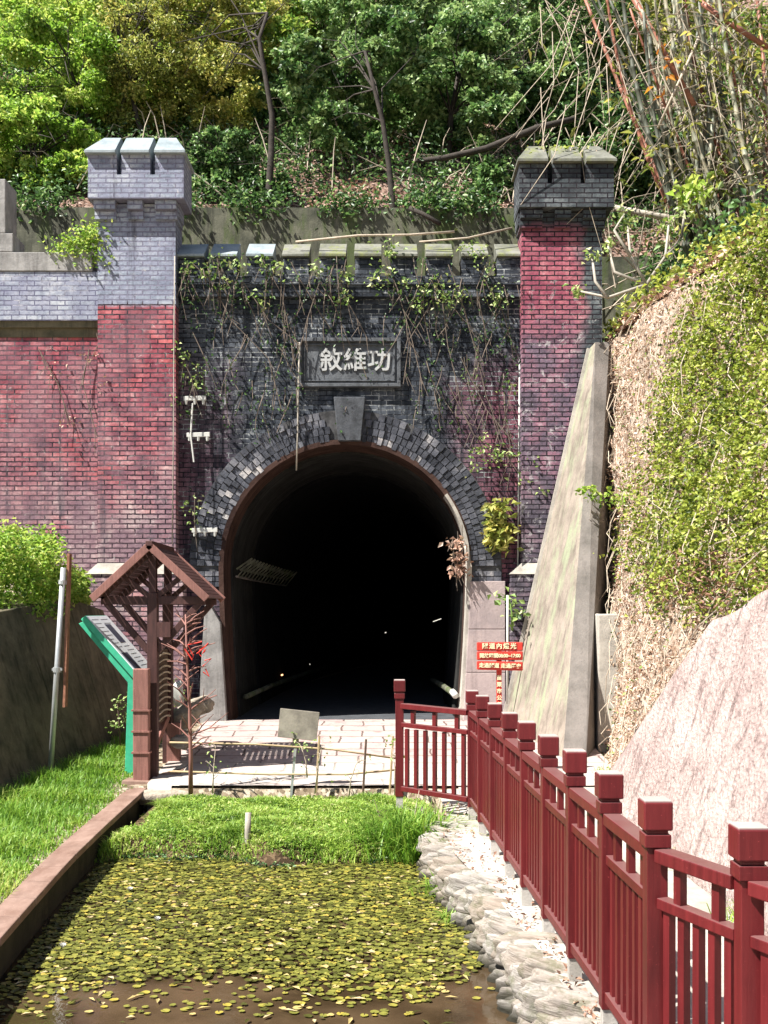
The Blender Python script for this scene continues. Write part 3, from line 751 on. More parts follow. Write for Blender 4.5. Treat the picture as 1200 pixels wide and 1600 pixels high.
# sprayed concrete slab in front of the bank
sh = MB(); nu, nv = 34, 22
for iu in range(nu):
    for iv in range(nv):
        y = 12.25-iu*.25; f = iv/(nv-1)
        y2 = y-2.2*f*max(0, 1-iu/16)
        ztop = 1.52+.035*iu+.02*math.sin(iu*.9); z = -.42+(ztop+.42)*f
        edge = min(1, iu/3+.4)
        x = float(bankpt(y2, z))-.1-.14*edge+float(wob(y2*2, z*2, 1, .015))-.1
        sh.v.append((x, y2, z)); sh.t.append(.5)
for iu in range(nu-1):
    for iv in range(nv-1):
        a = iu*nv+iv; sh.f.append((a, a+1, a+nv+1, a+nv))
o = sh.build('sprayed_concrete_slope', M['shot'], loc=(3, 9, 0), smooth=True); tag(o, 'rough pinkish sprayed concrete slope right of the red railing', 'slope facing')
sol = o.modifiers.new('thick', 'SOLIDIFY'); sol.thickness = .1; sol.offset = -1

# ------------------------------------------------------------------ red railing
rail = thing('railing', 'dark red wooden railing with square post caps running along the pond path', 'railing', (1.1, 7, -.33))
posts = [(1.62+.34, 2.75), (1.62, 3.38), (1.336, 4.0), (1.13, 4.52)]
for i in range(1, 9): posts.append((1.13+(.873-1.13)*i/8, 4.52+(10.76-4.52)*i/8))
posts.append((.16, 11.35))
zt = .945
def make_post(x, y, zt, last=False):
    s = .043
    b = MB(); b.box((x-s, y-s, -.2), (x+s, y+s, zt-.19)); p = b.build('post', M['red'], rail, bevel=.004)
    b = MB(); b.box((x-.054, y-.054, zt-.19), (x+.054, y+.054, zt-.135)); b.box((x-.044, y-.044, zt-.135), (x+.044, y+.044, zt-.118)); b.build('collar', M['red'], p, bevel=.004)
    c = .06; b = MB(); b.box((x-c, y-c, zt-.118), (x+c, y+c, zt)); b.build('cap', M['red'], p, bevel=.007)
    b = MB(); b.box((x-c+.005, y-c+.005, zt-.002), (x+c-.005, y+c-.005, zt+.007)); b.build('cap_top', M['cap_top'], p, bevel=.003)  # added pale plate carrying the painted sun glare
    b = MB(); b.box((x-.035, y-.035, float(gz(x, y))), (x+.035, y+.035, -.2)); b.build('footing', M['cement'], p)
for i, (x, y) in enumerate(posts):
    make_post(x+random.uniform(-.005, .005), y+random.uniform(-.006, .006), zt+random.uniform(-.008, .008)+(.07 if i == len(posts)-1 else 0))
for (x0, y0), (x1, y1) in zip(posts[:-1], posts[1:]):
    last = x1 < .5
    p = Vector((x0, y0, 0)); q = Vector((x1, y1, 0)); d = (q-p).normalized(); L = (q-p).length
    P = p+d*.044; Q = q-d*.044; dz = .02 if last else 0
    up = Vector((0, 0, 1))
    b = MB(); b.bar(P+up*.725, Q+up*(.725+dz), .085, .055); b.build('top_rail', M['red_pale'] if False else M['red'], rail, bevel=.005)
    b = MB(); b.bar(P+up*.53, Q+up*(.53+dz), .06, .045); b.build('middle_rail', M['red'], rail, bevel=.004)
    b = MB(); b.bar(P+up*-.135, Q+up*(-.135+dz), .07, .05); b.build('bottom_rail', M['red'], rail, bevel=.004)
    n = 7 if L > .75 else 5
    for k2 in range(n):
        c = P+(Q-P)*((k2+.5)/n); b = MB(); s = .017
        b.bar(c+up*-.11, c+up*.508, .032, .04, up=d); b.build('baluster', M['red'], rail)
    for k2 in range(3 if L > .6 else 2):
        c = P+(Q-P)*((k2+.5)/(3 if L > .6 else 2)); b = MB()
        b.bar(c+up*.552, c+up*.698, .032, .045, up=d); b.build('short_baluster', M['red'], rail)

# ------------------------------------------------------------------ roofed wooden frame on the left
ks = thing('roofed_signpost', 'brown wooden frame with a slatted gable roof beside the tunnel path', 'shelter', (-2.77, 13.3, -.25))
kx, y0, y1 = -2.77, 13.0, 13.95
for y in (y0+.05, y1):
    b = MB(); b.box((kx-.06, y-.06, -.3), (kx+.06, y+.06, 1.95)); b.box((kx-.045, y-.045, 1.95), (kx+.045, y+.045, 2.4)); b.build('post', M['brown'], ks, bevel=.006)
    b = MB(); b.bar((kx-.62, y, 1.86), (kx+.62, y, 1.86), .07, .1); b.build('tie_beam', M['brown'], ks, bevel=.005)
    for s in (-1, 1):
        b = MB(); b.bar((kx+s*.05, y, 1.25), (kx+s*.56, y, 1.83), .06, .075); b.build('brace', M['brown'], ks, bevel=.005)
        b = MB(); b.bar((kx+s*.04, y, 1.9), (kx+s*.36, y, 2.16), .05, .06); b.build('strut', M['brown'], ks, bevel=.005)
        b = MB(); b.bar((kx, y, 2.46), (kx+s*.62, y, 1.89), .07, .07); b.build('rafter', M['brown'], ks, bevel=.005)
for s in (-1, 1):
    for y in (y0-.16, y1+.2):
        b = MB(); b.bar((kx-s*.012, y, 2.515), (kx+s*.68, y, 1.875), .03, .09); b.build('barge_board', M['brown_pale'], ks, bevel=.004)
    for i in range(14):
        f = (i+.5)/14; x = kx+s*.68*f; z = 2.53-.64*f
        b = MB(); b.bar((x, y0-.14, z), (x, y1+.18, z), .056, .02, up=(s*.68, 0, .73)); b.build('roof_slat', M['brown'], ks)
b = MB(); b.box((kx-.04, y0-.18, 2.50), (kx+.04, y1+.22, 2.56)); b.build('ridge_board', M['brown'], ks, bevel=.005)
b = MB()
b.box((kx-.19, 12.82, -.28), (kx-.005, 12.93, 1.05)); b.build('outer_post', M['brown_pale'], ks, bevel=.01)
b = MB()
for z in (.05, .3, .55): b.box((kx-.205, 12.805, z), (kx+.01, 12.94, z+.02))
b.build('post_band', M['brown_pale'], ks)
b = MB(); b.box((kx-.03, y0+.1, .35), (kx+.01, y1-.05, 1.25)); b.build('side_panel', M['twig_dark'], ks)
b = MB()
for i in range(11):
    z = .4+i*.078
    b.tube([(kx+.05, y0+.14+.7*j/5, z+.03*math.sin(j/5*math.pi)) for j in range(6)], .012, 5)
b.build('panel_slats', M['twig'], ks)
b = MB(); b.bar((kx, y0+.1, .1), (kx, y1, .42), .07, .09); b.build('brace', M['brown_pale'], ks)
b = MB(); b.box((kx+.0, 13.86, -.25), (kx+.16, 14.0, .3)); b.build('outer_post', M['brown_pale'], ks)
b = MB(); b.box((kx-.3, 12.74, -.36), (kx+.06, 13.05, -.26), jit=.01); b.box((kx+.06, 13.1, -.36), (kx+.3, 14.1, -.22), jit=.02); b.build('footing', M['kerbw'], ks, bevel=.01)
b = MB(); b.box((kx+.06, 12.98, 1.42), (kx+.22, 13.03, 1.6)); b.build('name_tag', M['brown'], ks)

# ------------------------------------------------------------------ green information lectern
ib = thing('information_board', 'slanted information panel on a bright green metal stand', 'information board', (-3.1, 13.5, -.25))
for y in (13.25, 13.92):
    b = MB(); b.poly_y([(-3.16, -.28), (-3.02, -.28), (-2.99, .88), (-3.62, 1.62), (-3.72, 1.58), (-3.12, .86)], y, y+.06) ; b.build('support', M['green'], ib, bevel=.005)
sl_d = Vector((.66, 0, -.745)).normalized(); sl_n = Vector((.745, 0, .66))
p0 = Vector((-3.68, 13.2, 1.63)); Ls = .98
def slab(a, b_, c, d, t0, t1):   # along slope a..b, along y c..d, thickness
    q = lambda u, y, t: p0+sl_d*u+sl_n*t+Vector((0, y, 0))
    return [q(a, c, t0), q(b_, c, t0), q(b_, d, t0), q(a, d, t0), q(a, c, t1), q(b_, c, t1), q(b_, d, t1), q(a, d, t1)]
b = MB(); b.hexa(slab(0, Ls, 0, 1.0, 0, .07)); b.build('tray', M['green'], ib, bevel=.005)
b = MB(); b.hexa(slab(.015, Ls-.015, .02, .98, .0705, .08)); pn = b.build('panel', M['panel'], ib)
for (a, c, l, wd) in ((.16, .48, .3, .28), (.62, .08, .28, .3)):
    b = MB(); b.hexa(slab(a, a+l, c, c+wd, .0802, .0825)); b.build('picture', M['print'], pn)
b = MB(); random.seed(3)
for i in range(14):
    u = .07+i*.064
    for (c0, c1) in ((.08, .42), (.5, .9)):
        if (c0 > .3 and .14 < u < .48) or (c0 < .3 and .58 < u < .92): continue
        b.hexa(slab(u, u+.006, c0, c1-random.uniform(0, .12), .0802, .082))
b.build('text_lines', M['inkg'], pn)

# ------------------------------------------------------------------ leaning steel pole
pl = thing('steel_pole', 'leaning galvanised pole with a thin brown board clamped on it in the left grass', 'pole', (-3.98, 13, -.35))
b = MB(); b.tube([(-4.0, 13, -.4), (-3.83, 13, 2.25)], .033, 12); b.build('pole', M['metal'], pl, smooth=True)
b = MB(); b.tube([(-3.84, 13, 2.05), (-3.836, 13, 2.1)], .05, 12); b.build('clamp', M['metal'], pl); b = MB(); b.tube([(-3.905, 13, 1.0), (-3.903, 13, 1.06)], .05, 12); b.box((-3.96, 12.97, 1.02), (-3.84, 13.03, 1.05)); b.build('clamp', M['metal'], pl)
b = MB(); b.bar((-3.83, 13.06, .58), (-3.775, 13.06, 2.42), .03, .1, up=(0, 1, 0)); b.build('board', M['rust'], pl)

# ------------------------------------------------------------------ red three-board sign
sg = thing('warning_sign', 'small red three-board sign with pale writing behind the railing', 'sign', (1.38, 13.0, -.2))
b = MB(); b.box((1.35, 13.03, -.3), (1.41, 13.08, 1.36)); b.build('post', M['sign'], sg, bevel=.003)
def brd(z0, z1, tilt):
    b = MB(); dz = tilt
    b.hexa([(1.11, 12.99, z0), (1.66, 12.99, z0+dz), (1.66, 13.03, z0+dz), (1.11, 13.03, z0), (1.11, 12.99, z1), (1.66, 12.99, z1+dz), (1.66, 13.03, z1+dz), (1.11, 13.03, z1)])
    return b.build('board', M['sign'], sg, bevel=.012)
b1 = brd(1.255, 1.36, 0); b2 = brd(1.145, 1.25, 0); b3 = brd(1.03, 1.135, -.012)
text('lettering', '隧道內燈光', .075, M['letter'], b1, (1.375, 12.985, 1.31), spacing=1.25, off=.0015, ext=.003)
text('lettering', '開放時間08:00~17:00', .058, M['letter'], b2, (1.385, 12.985, 1.197), spacing=.92, off=.0015, ext=.003)
text('lettering', '走過隧道 走過歷史', .06, M['letter'], b3, (1.385, 12.985, 1.077), rot=(R(90), R(1.2), 0), off=.0015, ext=.003, spacing=1.03)
for i, ch in enumerate('苗栗市公所'):
    text('post_lettering', ch, .062, M['letter'], sg, (1.38, 13.025, .93-i*.08), ext=.003, off=.0015)

# ------------------------------------------------------------------ bleached board on a stake
bs = thing('stake_sign', 'blank bleached square board tilted on a stake at the back of the grass', 'sign', (-1.05, 12.5, -.35))
b = MB(); b.bar((-1.07, 12.52, -.42), (-.99, 12.52, .5), .028, .028); b.build('stake', M['metal'], bs)
b = MB(); b.box((-1.05, 12.49, .2), (-.98, 12.53, .3)); b.build('bracket', M['board'], bs)
b = MB(); rot = Matrix.Rotation(R(6), 4, 'Y'); c = Vector((-.98, 12.47, .43))
b.box((-.225, -.012, -.165), (.225, .012, .165)); b.v = [tuple(c+rot @ Vector(v)) for v in b.v]; b.build('board', M['board'], bs, bevel=.004)

# ------------------------------------------------------------------ low bamboo rails and stakes
def rod(name, pts, r, mat, label, cat, group=None, n=7, rad=None):
    b = MB(); b.tube(pts, rad or r, n); o = b.build(name, mat, loc=tuple(pts[0]), smooth=True); tag(o, label, cat, group); return o
lr = thing('bamboo_barrier', 'low barrier of two thin horizontal bamboo poles behind the pond grass', 'barrier', (-1, 12.45, -.35))
b = MB(); b.tube([W(265, 1160, 12.45), W(400, 1163, 12.45), W(520, 1171, 12.45), W(618, 1185, 12.45)], .012, 6); b.build('pole', M['bamboo_pole'], lr, smooth=True)
b = MB(); b.tube([W(265, 1205, 12.5), W(420, 1210, 12.5), W(540, 1210, 12.5), W(618, 1203, 12.5)], .013, 6); b.build('pole', M['bamboo_pole'], lr, smooth=True)
for (px, ty, by) in ((497, 1150, 1238), (570, 1155, 1243), (612, 1150, 1240)):
    b = MB(); b.tube([W(px-3, by, 12.42), W(px+2, ty, 12.42)], .013, 6); b.build('stake', M['bamboo_pole'] if px != 570 else M['twig_dark'], lr)
o = rod('wooden_stake', [W(386, 1362, 10.3), W(387, 1300, 10.3), W(388, 1270, 10.3)], .03, M['bark_pale'], 'short weathered stake at the water edge of the grass', 'stake')
o = rod('tree_stump', [W(662, 1310, 11.2), W(661, 1285, 11.2), W(658, 1262, 11.2)], .05, M['bark'], 'dark broken stump at the right end of the grass', 'stump', rad=[.06, .05, .035])

exec_after = []
# ------------------------------------------------------------------ stones
def rock_mesh(seed, sx, sy, sz, nu=22, nv=12, rough=.12, ridges=0):
    r = np.random.default_rng(seed); b = MB(); ph = r.uniform(0, 6, 8)
    for i in range(nv+1):
        th = math.pi*i/nv
        for j in range(nu):
            a = 2*math.pi*j/nu
            x, y, z = math.sin(th)*math.cos(a), math.sin(th)*math.sin(a), math.cos(th)
            k = 1+rough*(math.sin(3*x+ph[0]+2*y)+math.sin(5*y+ph[1]+3*z)*.7+math.sin(7*z+ph[2]+4*x)*.5)
            if ridges: k += ridges*math.sin(z*9+ph[3]+x*1.5)+ridges*.6*math.sin(x*8+ph[4])
            sgn = lambda v, p: math.copysign(abs(v)**p, v)
            b.v.append((sgn(x, .7)*sx*k, sgn(y, .75)*sy*k, sgn(z, .75)*sz*k)); b.t.append(.5)
    for i in range(nv):
        for j in range(nu): b.f.append((i*nu+j, (i+1)*nu+j, (i+1)*nu+(j+1) % nu, i*nu+(j+1) % nu))
    return b
protos = []
random.seed(11)
y = 10.35; i = 0
while y > 4.9:
    x = float(shore(y)); wlen = random.uniform(.165, .22)
    if i < 6:
        o = rock_mesh(100+i, .26, .058, .1, nu=30, nv=18, ridges=.05, rough=.07).build('shore_stone', M['stone'], smooth=True); protos.append(o)
    else:
        o = random.choice(protos).copy(); link(o)
    o.location = (x+.12+random.uniform(-.04, .04), y, -.42+random.uniform(-.05, .045)); o.scale = (wlen/.25*1.05, random.uniform(.8, 1.25), random.uniform(.85, 1.25))
    o.rotation_euler = (random.uniform(-.15, .15), random.uniform(.0, .22), R(-18)+random.uniform(-.07, .07))
    tag(o, 'long ridged grey stone laid in the row along the pond edge below the railing', 'stone', 'ridged stones along the pond edge')
    if random.random() < .75:
        o2 = random.choice(protos).copy(); link(o2)
        o2.location = (x+.02+random.uniform(-.04, .04), y+random.uniform(-.05, .05), -.63+random.uniform(-.03, .03)); o2.scale = (.55, random.uniform(.8, 1.1), 1)
        o2.rotation_euler = (random.uniform(-.2, .2), random.uniform(-.1, .5), R(-20)+random.uniform(-.3, .3))
        tag(o2, 'short lower stone at the waterline under the ridged stones', 'stone', 'low stones at the waterline')
    y -= random.uniform(.085, .125); i += 1
def rock(px, py, Y, s, label, mat='rock', seed=0, rot=0):
    o = rock_mesh(seed, *s, rough=.14).build('rock', M[mat], smooth=True); o.location = W(px, py, Y); o.rotation_euler = (0, rot, 0); tag(o, label, 'rock'); return o
rock(290, 1118, 14.2, (.26, .16, .12), 'brown slab-like boulder behind the wooden frame by the tunnel path', seed=1, rot=-.5)
rock(313, 1103, 14.8, (.2, .15, .12), 'small brown boulder against the left tunnel jamb', seed=2, rot=-.3)
rock(281, 1160, 13.6, (.12, .12, .09), 'dark round rock beside the thin bare tree', seed=3, mat='stone')
rock(275, 1085, 14.4, (.09, .08, .16), 'bright white upright stone right of the wooden frame', mat='whitep', seed=4)
rock(255, 1245, 12.5, (.3, .15, .08), 'pale flat rock at the foot of the wooden frame', seed=5, mat='conc_pale') if False else rock(255, 1245, 12.5, (.3, .15, .08), 'pale flat rock at the foot of the wooden frame', seed=5)
rock(655, 1378, 9.9, (.13, .1, .06), 'small pale rock at the far corner of the pond', seed=6)
rock(590, 1362, 10.2, (.1, .06, .03), 'flat pinkish rock at the water edge of the grass', seed=7)
rock(1010, 1150, 12.3, (.13, .12, .1), 'dark rounded rock in the gully between bank and sprayed concrete', mat='bark', seed=8)
rock(1022, 1128, 12.5, (.1, .1, .09), 'smaller brown rock above the dark rock in the gully', seed=9)

# ------------------------------------------------------------------ lily pads
def in_pond(x, y): return (x > xkf(y)+.02) & (x < shore(y)-.03) & (y < 10.3)
N = 17000; px_ = rng.uniform(-2.8, .9, N*3); py_ = rng.uniform(6.3, 10.4, N*3)
dens = np.clip((py_-6.62+.2*np.sin(px_*2.1+1))/.55, .05, 1)*np.clip(.93+.35*np.sin(px_*2.3)*np.sin(py_*1.9), .3, 1)
dens = dens*np.clip(1-np.clip((px_-.15)/.5, 0, 2)*np.clip((7.7-py_)/.6, 0, 2), .02, 1)*np.where(np.sin(px_*5.1+py_*2.3)*np.sin(py_*6.7-px_*3)+.6*np.sin(px_*13)*np.sin(py_*11) > .8, .35, 1)
ok = in_pond(px_, py_) & (rng.random(N*3) < dens) & (py_ > 6.25)
PX = []; cell = {}
for x, y in zip(px_[ok], py_[ok]):
    r_ = .036; key = (int(x/.03), int(y/.03)); good = random.random() < .8
    for dx in (-1, 0, 1):
        for dy in (-1, 0, 1):
            for (qx, qy) in cell.get((key[0]+dx, key[1]+dy), []):
                if (qx-x)**2+(qy-y)**2 < .028**2: good = False; break
    if good: cell.setdefault(key, []).append((x, y)); PX.append((x, y))
PX = sorted(PX, key=lambda p: p[1])
def pad_ring(x, y, r, a0, tilt, n=9):
    vs = [(x, y, -.614)]
    for i in range(n):
        a = a0+.22+(2*math.pi-.44)*i/(n-1); dz = tilt*math.cos(a-a0*2)*r+.003*math.sin(3*a)
        vs.append((x+r*math.cos(a), y+r*math.sin(a), -.614+abs(dz)))
    return vs, [(0, i, i+1) for i in range(1, n)]
pads = []
for q in range(8):
    b = MB(); vs, fs = pad_ring(0, 0, .023, 0, random.uniform(0, .12), 12)
    b.add([(v[0], v[1], v[2]+.614) for v in vs], fs, min(1, (q+.5)/8)); pads.append(b.build('lily_pad', M['pad']))
vis = [p for p in PX if abs(p[0]*F/p[1]) < 605]
near = vis[:300]; rest = vis[300:]+[p for p in PX if abs(p[0]*F/p[1]) >= 605]
for i, (x, y) in enumerate(near):
    o = pads[i] if i < 8 else pads[random.choice([0, 2, 3, 3, 4, 4, 5, 5, 6, 7])].copy()
    if i >= 8: link(o)
    o.location = (x, y, -.614+random.uniform(0, .004)); s = random.uniform(.75, 1.3); o.scale = (s, s*random.uniform(.85, 1), 1)
    o.rotation_euler = (random.uniform(-.05, .05), random.uniform(-.05, .05), random.uniform(0, 6.28))
    tag(o, 'small yellow-green lily pad floating at the near edge of the pond leaves', 'lily pad', 'small lily pads on the near pond water')
b = MB()
for (x, y) in rest:
    vs, fs = pad_ring(x, y, .024*random.uniform(.75, 1.35), random.uniform(0, 6.28), random.uniform(0, .35))
    dz = random.uniform(0, .012); b.add([(v[0], v[1], v[2]+dz) for v in vs], fs, min(1, max(0, random.gauss(.36, .27))))
for i in range(260):
    x, y = random.uniform(-2.4, .6), random.uniform(6.0, 10.2)
    if not in_pond(np.array(x), np.array(y)): continue
    L = random.uniform(.02, .07); a = random.uniform(0, 6.28); c_, s_ = math.cos(a), math.sin(a)
    b.add([(x, y, -.605), (x+c_*L+s_*.012, y+s_*L-c_*.012, -.6), (x+c_*L*1.7, y+s_*L*1.7, -.606), (x+c_*L-s_*.014, y+s_*L+c_*.014, -.598)], [(0, 1, 2, 3)], random.choice([0, .05, .95, 1]))
o = b.build('lily_pad_carpet', M['pad']); tag(o, 'dense carpet of small yellow-green lily pads covering the far pond', 'lily pads', kind='stuff')
for i, (px, py) in enumerate([(202, 1392), (97, 1481), (245, 1439), (918, 1)]):
    if i == 3: break
    Y = 2.34*F/(py-HY); P = W(px, py, Y)
    b = MB()
    for j in range(9):
        a = j*.7; b.add([P, P+Vector((.028*math.cos(a), .028*math.sin(a), .022)), P+Vector((.026*math.cos(a+.6), .026*math.sin(a+.6), .03))], [(0, 1, 2)])
        b.add([P, P+Vector((.013*math.cos(a), .013*math.sin(a), .03)), P+Vector((.013*math.cos(a+.6), .013*math.sin(a+.6), .034))], [(0, 1, 2)])
    o = b.build('water_lily_flower', M['whitep'], loc=tuple(P)); tag(o, 'tiny white water lily blossom floating among the far lily pads', 'flower', 'white blossoms on the pond')

# ------------------------------------------------------------------ grass
def scatter(n, x0, x1, y0, y1): return rng.uniform(x0, x1, n), rng.uniform(y0, y1, n)
def clumpf(x, y, s=2.): return .5+.5*np.sin(x*s*2.1+np.sin(y*s*1.7)*2)*np.cos(y*s*1.9+1.2*np.sin(x*s))
# left strip
x, y = scatter(60000, -6.0, -2.6, 7., 16.4); xk = xkf(y)-.24
ok = (x < xk+.03*rng.normal(size=len(x))) & (x > -3.55-.17*(16-y)) & (np.abs(x*F/y) < 640); x, y = x[ok], y[ok]
c = clumpf(x, y, 1.4); H = (.05+.13*c+.08*rng.random(len(x)))*np.clip((xk[ok]-x)/.5+.35, .35, 1.2)
P = np.stack([x, y, gz(x, y)-.01], 1)
o = blades('grass_strip', P, H, rng.uniform(.004, .009, len(x)), rng.uniform(.2, 1.1, len(x)), np.clip(.15+.55*rng.random(len(x))+.3*(c-.5)+.3*clumpf(x, y+2, .7), 0, 1), M['grass'])
tag(o, 'tall bright green grass strip between kerb and leaning wall', 'grass', kind='stuff')
# island mound
def isl(x, y):
    e = np.minimum.reduce([(x+2.75)/.4, (.62-x)/.4, (y-10.05-.16*np.sin(x*2.6+.5)-.07*np.sin(x*7.3))/.7, (12.5-y)/.3]); return np.clip(e, 0, 1)
xs = np.arange(-2.8, .75, .06); ys = np.arange(9.95, 12.62, .06)
def ifn(X, Y): return np.stack([X, Y, -.8+(.33+.03*wob(X, Y, 2))*np.clip(isl(X, Y)*2.2, 0, 1)**.6+.06*isl(X, Y)], -1)
mound = grid_mesh('pond_bank', xs, ys, ifn, M['mud'])
x, y = scatter(60000, -2.7, .66, 10.06, 12.5); f = isl(x, y); chn = (x < xkf(y)+.26) & (y > 10.95)
ok = (ifn(x, y)[:, 2] > -.64) & ~chn & (rng.random(len(x)) < .35+f); x, y, f = x[ok], y[ok], f[ok]
c = clumpf(x, y, 2.2); zz = ifn(x, y)[:, 2]
P = np.stack([x, y, zz-.01], 1)
o = blades('pond_grass', P, (.025+.09*c**2+.05*rng.random(len(x))**2), rng.uniform(.003, .009, len(x)), rng.uniform(.3, 1.3, len(x)), np.clip(.2+.6*rng.random(len(x))+.5*(clumpf(x+3, y, 3.1)-.5), 0, 1), M['grass_y'])
tag(o, 'low yellow-green grass mound at the far side of the pond', 'grass', kind='stuff')
ok = rng.random(len(x)) < .2*clumpf(x, y, 1.7)*2
P2 = P[ok]+np.array([0, 0, .05])*rng.random((ok.sum(), 1))+[0, 0, .02]
o = leaves('pond_herbs', P2, rng.uniform(.02, .05, len(P2)), np.clip(rng.normal(.55, .22, len(P2)), 0, 1), M['grass_y'], up=.9, droop=0, aspect=.4)
tag(o, 'small creeping herbs mixed into the pond grass mound', 'ground cover', kind='stuff')
# dark fringe at the water
n = 3600; x = rng.uniform(-2.5, .6, n); x = x[clumpf(x, x*0, 1.3) > .3]; n = len(x); y = 10.2+.16*np.sin(x*2.6+.5)+.07*np.sin(x*7.3)+rng.normal(0, .08, n)
P = np.stack([x, y, -.7+rng.uniform(.0, .13, n)], 1)
o = leaves('water_edge_plants', P, rng.uniform(.02, .05, n), np.clip(rng.normal(.35, .3, n), 0, 1), M['lf_dark'], up=.4, droop=-.1)
tag(o, 'dark leafy fringe where the grass mound meets the pond', 'ground cover', kind='stuff')
# dry leaves on strip & walk
n = 380; y = rng.uniform(4.5, 11.5, n); x = shore(y)+.12+rng.random(n)**1.6*(fenceX(y)-shore(y)-.1)
o = leaves('fallen_leaves', np.stack([x, y, np.full(n, -.3)], 1), rng.uniform(.015, .05, n), rng.random(n)*.8, M['lf_dry'], up=2, droop=0)
tag(o, 'dry leaves scattered on the cement strip below the railing', 'leaf litter', kind='stuff')

# ------------------------------------------------------------------ plants around the pond
def tuft(name, px, py, Y, n, h, spread, mat, label, cat='plant', up=.6, loc=None, group=None, width=.006):
    P0 = loc or W(px, py, Y); P = np.array(P0)[None]+rng.normal(0, 1, (n, 3))*[spread, spread, 0]
    H = h*rng.uniform(.5, 1.1, n)
    o = blades(name, P, H, rng.uniform(width*.7, width*1.3, n), rng.uniform(.2, 1.4, n), np.clip(rng.normal(.5, .2, n), 0, 1), mat, None, tuple(P0))
    tag(o, label, cat, group); return o
tuft('umbrella_sedge', 640, 1345, 10.4, 900, .62, .16, M['grass'], 'tall spiky sedge clump at the right end of the pond grass', width=.008)
tuft('umbrella_sedge', 610, 1335, 10.9, 300, .4, .1, M['grass'], 'smaller spiky clump left of the tall sedge', width=.007)
tuft('fern', 712, 1415, 9.0, 350, .3, .1, M['lf_bright'], 'bright green fern growing on the shore stones', width=.009)
tuft('fern', 728, 1455, 8.3, 250, .22, .08, M['lf_bright'], 'second bright fern lower down at the waterline', width=.009)
tuft('fern', 740, 1325, 10.2, 260, .16, .16, M['grass_y'], 'low yellowish tuft between the last stones and the railing', width=.006)
tuft('sedge_tuft', 770, 1590, 6.6, 40, .12, .03, M['grass'], 'tiny grass sprig at the near waterline stones')

def sapling(name, pts, Y, r, label, mat, twigs=6, leafn=0, tl=.2, lm=None, seed=0, cat='sapling', lsize=.05, group=None, lspread=.05):
    rr = random.Random(seed)
    base = W(*pts[0], Y); t = thing(name, label, cat, tuple(base), group)
    P = [W(*p, Y) for p in pts]; k = len(P)
    b = MB(); b.tube(P, [r*(1-.7*i/(k-1)) for i in range(k)], 6)
    tips = []
    for i in range(twigs):
        f = .25+.75*rr.random(); s = f*(k-1); j = min(int(s), k-2); p = P[j].lerp(P[j+1], s-j)
        a = rr.uniform(0, 6.28); L = tl*rr.uniform(.5, 1.1)*(1.2-.6*f)
        e = p+Vector((math.cos(a)*L, math.sin(a)*L*.6, L*rr.uniform(.1, .8)))
        m = p.lerp(e, .5)+Vector((0, 0, L*.08))
        b.tube([p, m, e], [r*.4, r*.3, r*.15], 4, cap=False); tips.append(e)
        if rr.random() < .5:
            e2 = m+Vector((rr.uniform(-.5, .5)*L, rr.uniform(-.3, .3)*L, L*.4)); b.tube([m, e2], [r*.25, r*.12], 4, cap=False); tips.append(e2)
    b.build('stem', mat, t, smooth=True)
    if leafn:
        tips.append(P[-1]); n = leafn; idx = [rr.randrange(len(tips)) for _ in range(n)]
        Q = np.array([tuple(tips[i]) for i in idx])+rng.normal(0, lspread, (n, 3))
        leaves('foliage', Q, rng.uniform(.6, 1.2, n)*lsize, np.clip(rng.normal(.6, .25, n), 0, 1), lm or M['lf_ivy'], t)
    return t
th = sapling('bare_tree', [(298, 1245), (298, 1180), (296, 1100), (292, 1030), (290, 960)], 12.35, .028, 'thin leafless young tree in front of the wooden frame', M['brown_pale'], 34, 0, .42, seed=5, cat='tree')
b = MB(); rr = random.Random(4)
for i in range(7):
    c = W(305+rr.uniform(-8, 14), 1040+rr.uniform(-22, 18), 12.3)
    b.tube([c, c+Vector((rr.uniform(-.1, .12), 0, rr.uniform(-.1, .12))), c+Vector((rr.uniform(-.12, .15), .02, rr.uniform(-.02, .18)))], .008, 5)
b.build('red_ribbon', M['sign'], th)
for i, (pp, lf, lab) in enumerate([
    ([(332, 1240), (334, 1200), (337, 1165)], 14, 'first thin sapling right of the bare tree with small leaves'),
    ([(492, 1240), (498, 1190), (505, 1155)], 6, 'sapling just right of the stake of the bleached board'),
    ([(617, 1245), (617, 1200), (612, 1165)], 30, 'leafy sapling beside the dark stake behind the grass'),
    ([(765, 1248), (770, 1215), (795, 1180)], 6, 'x'),
    ([(150, 1), (150, 1), (150, 1)], 0, 'x'),
    ([(545, 1248), (548, 1218), (556, 1195), (566, 1180)], 6, 'small crooked sapling between the stake sign and the railing'),
    ([(480, 1215), (478, 1190), (470, 1165)], 24, 'small leafy sapling in front of the bleached board stake'),
    ([(600, 1350), (598, 1290), (585, 1250)], 0, 'dark bare twig standing in the sedge'),
    ([(645, 1300), (650, 1262), (655, 1235)], 4, 'short sprig behind the dark stump')]):
    if lab == 'x': continue
    sapling('sapling', pp, 12.3 if pp[0][1] < 1260 else 10.8, .009, lab, M['twig'] if i != 7 else M['twig_dark'], 6, lf, .14, seed=20+i)
sapling('shrub', [(188, 1165), (186, 1130), (183, 1095)], 14.3, .012, 'small leafy plant in front of the green stand legs', M['twig_dark'], 8, 110, .15, M['lf_ivy'], seed=40, lspread=.04)
sapling('shrub', [(272, 1160), (270, 1120), (268, 1070)], 14.6, .012, 'pale leafy weeds behind the white stone', M['twig'], 8, 120, .2, M['lf_ivy'], seed=41, lspread=.07)
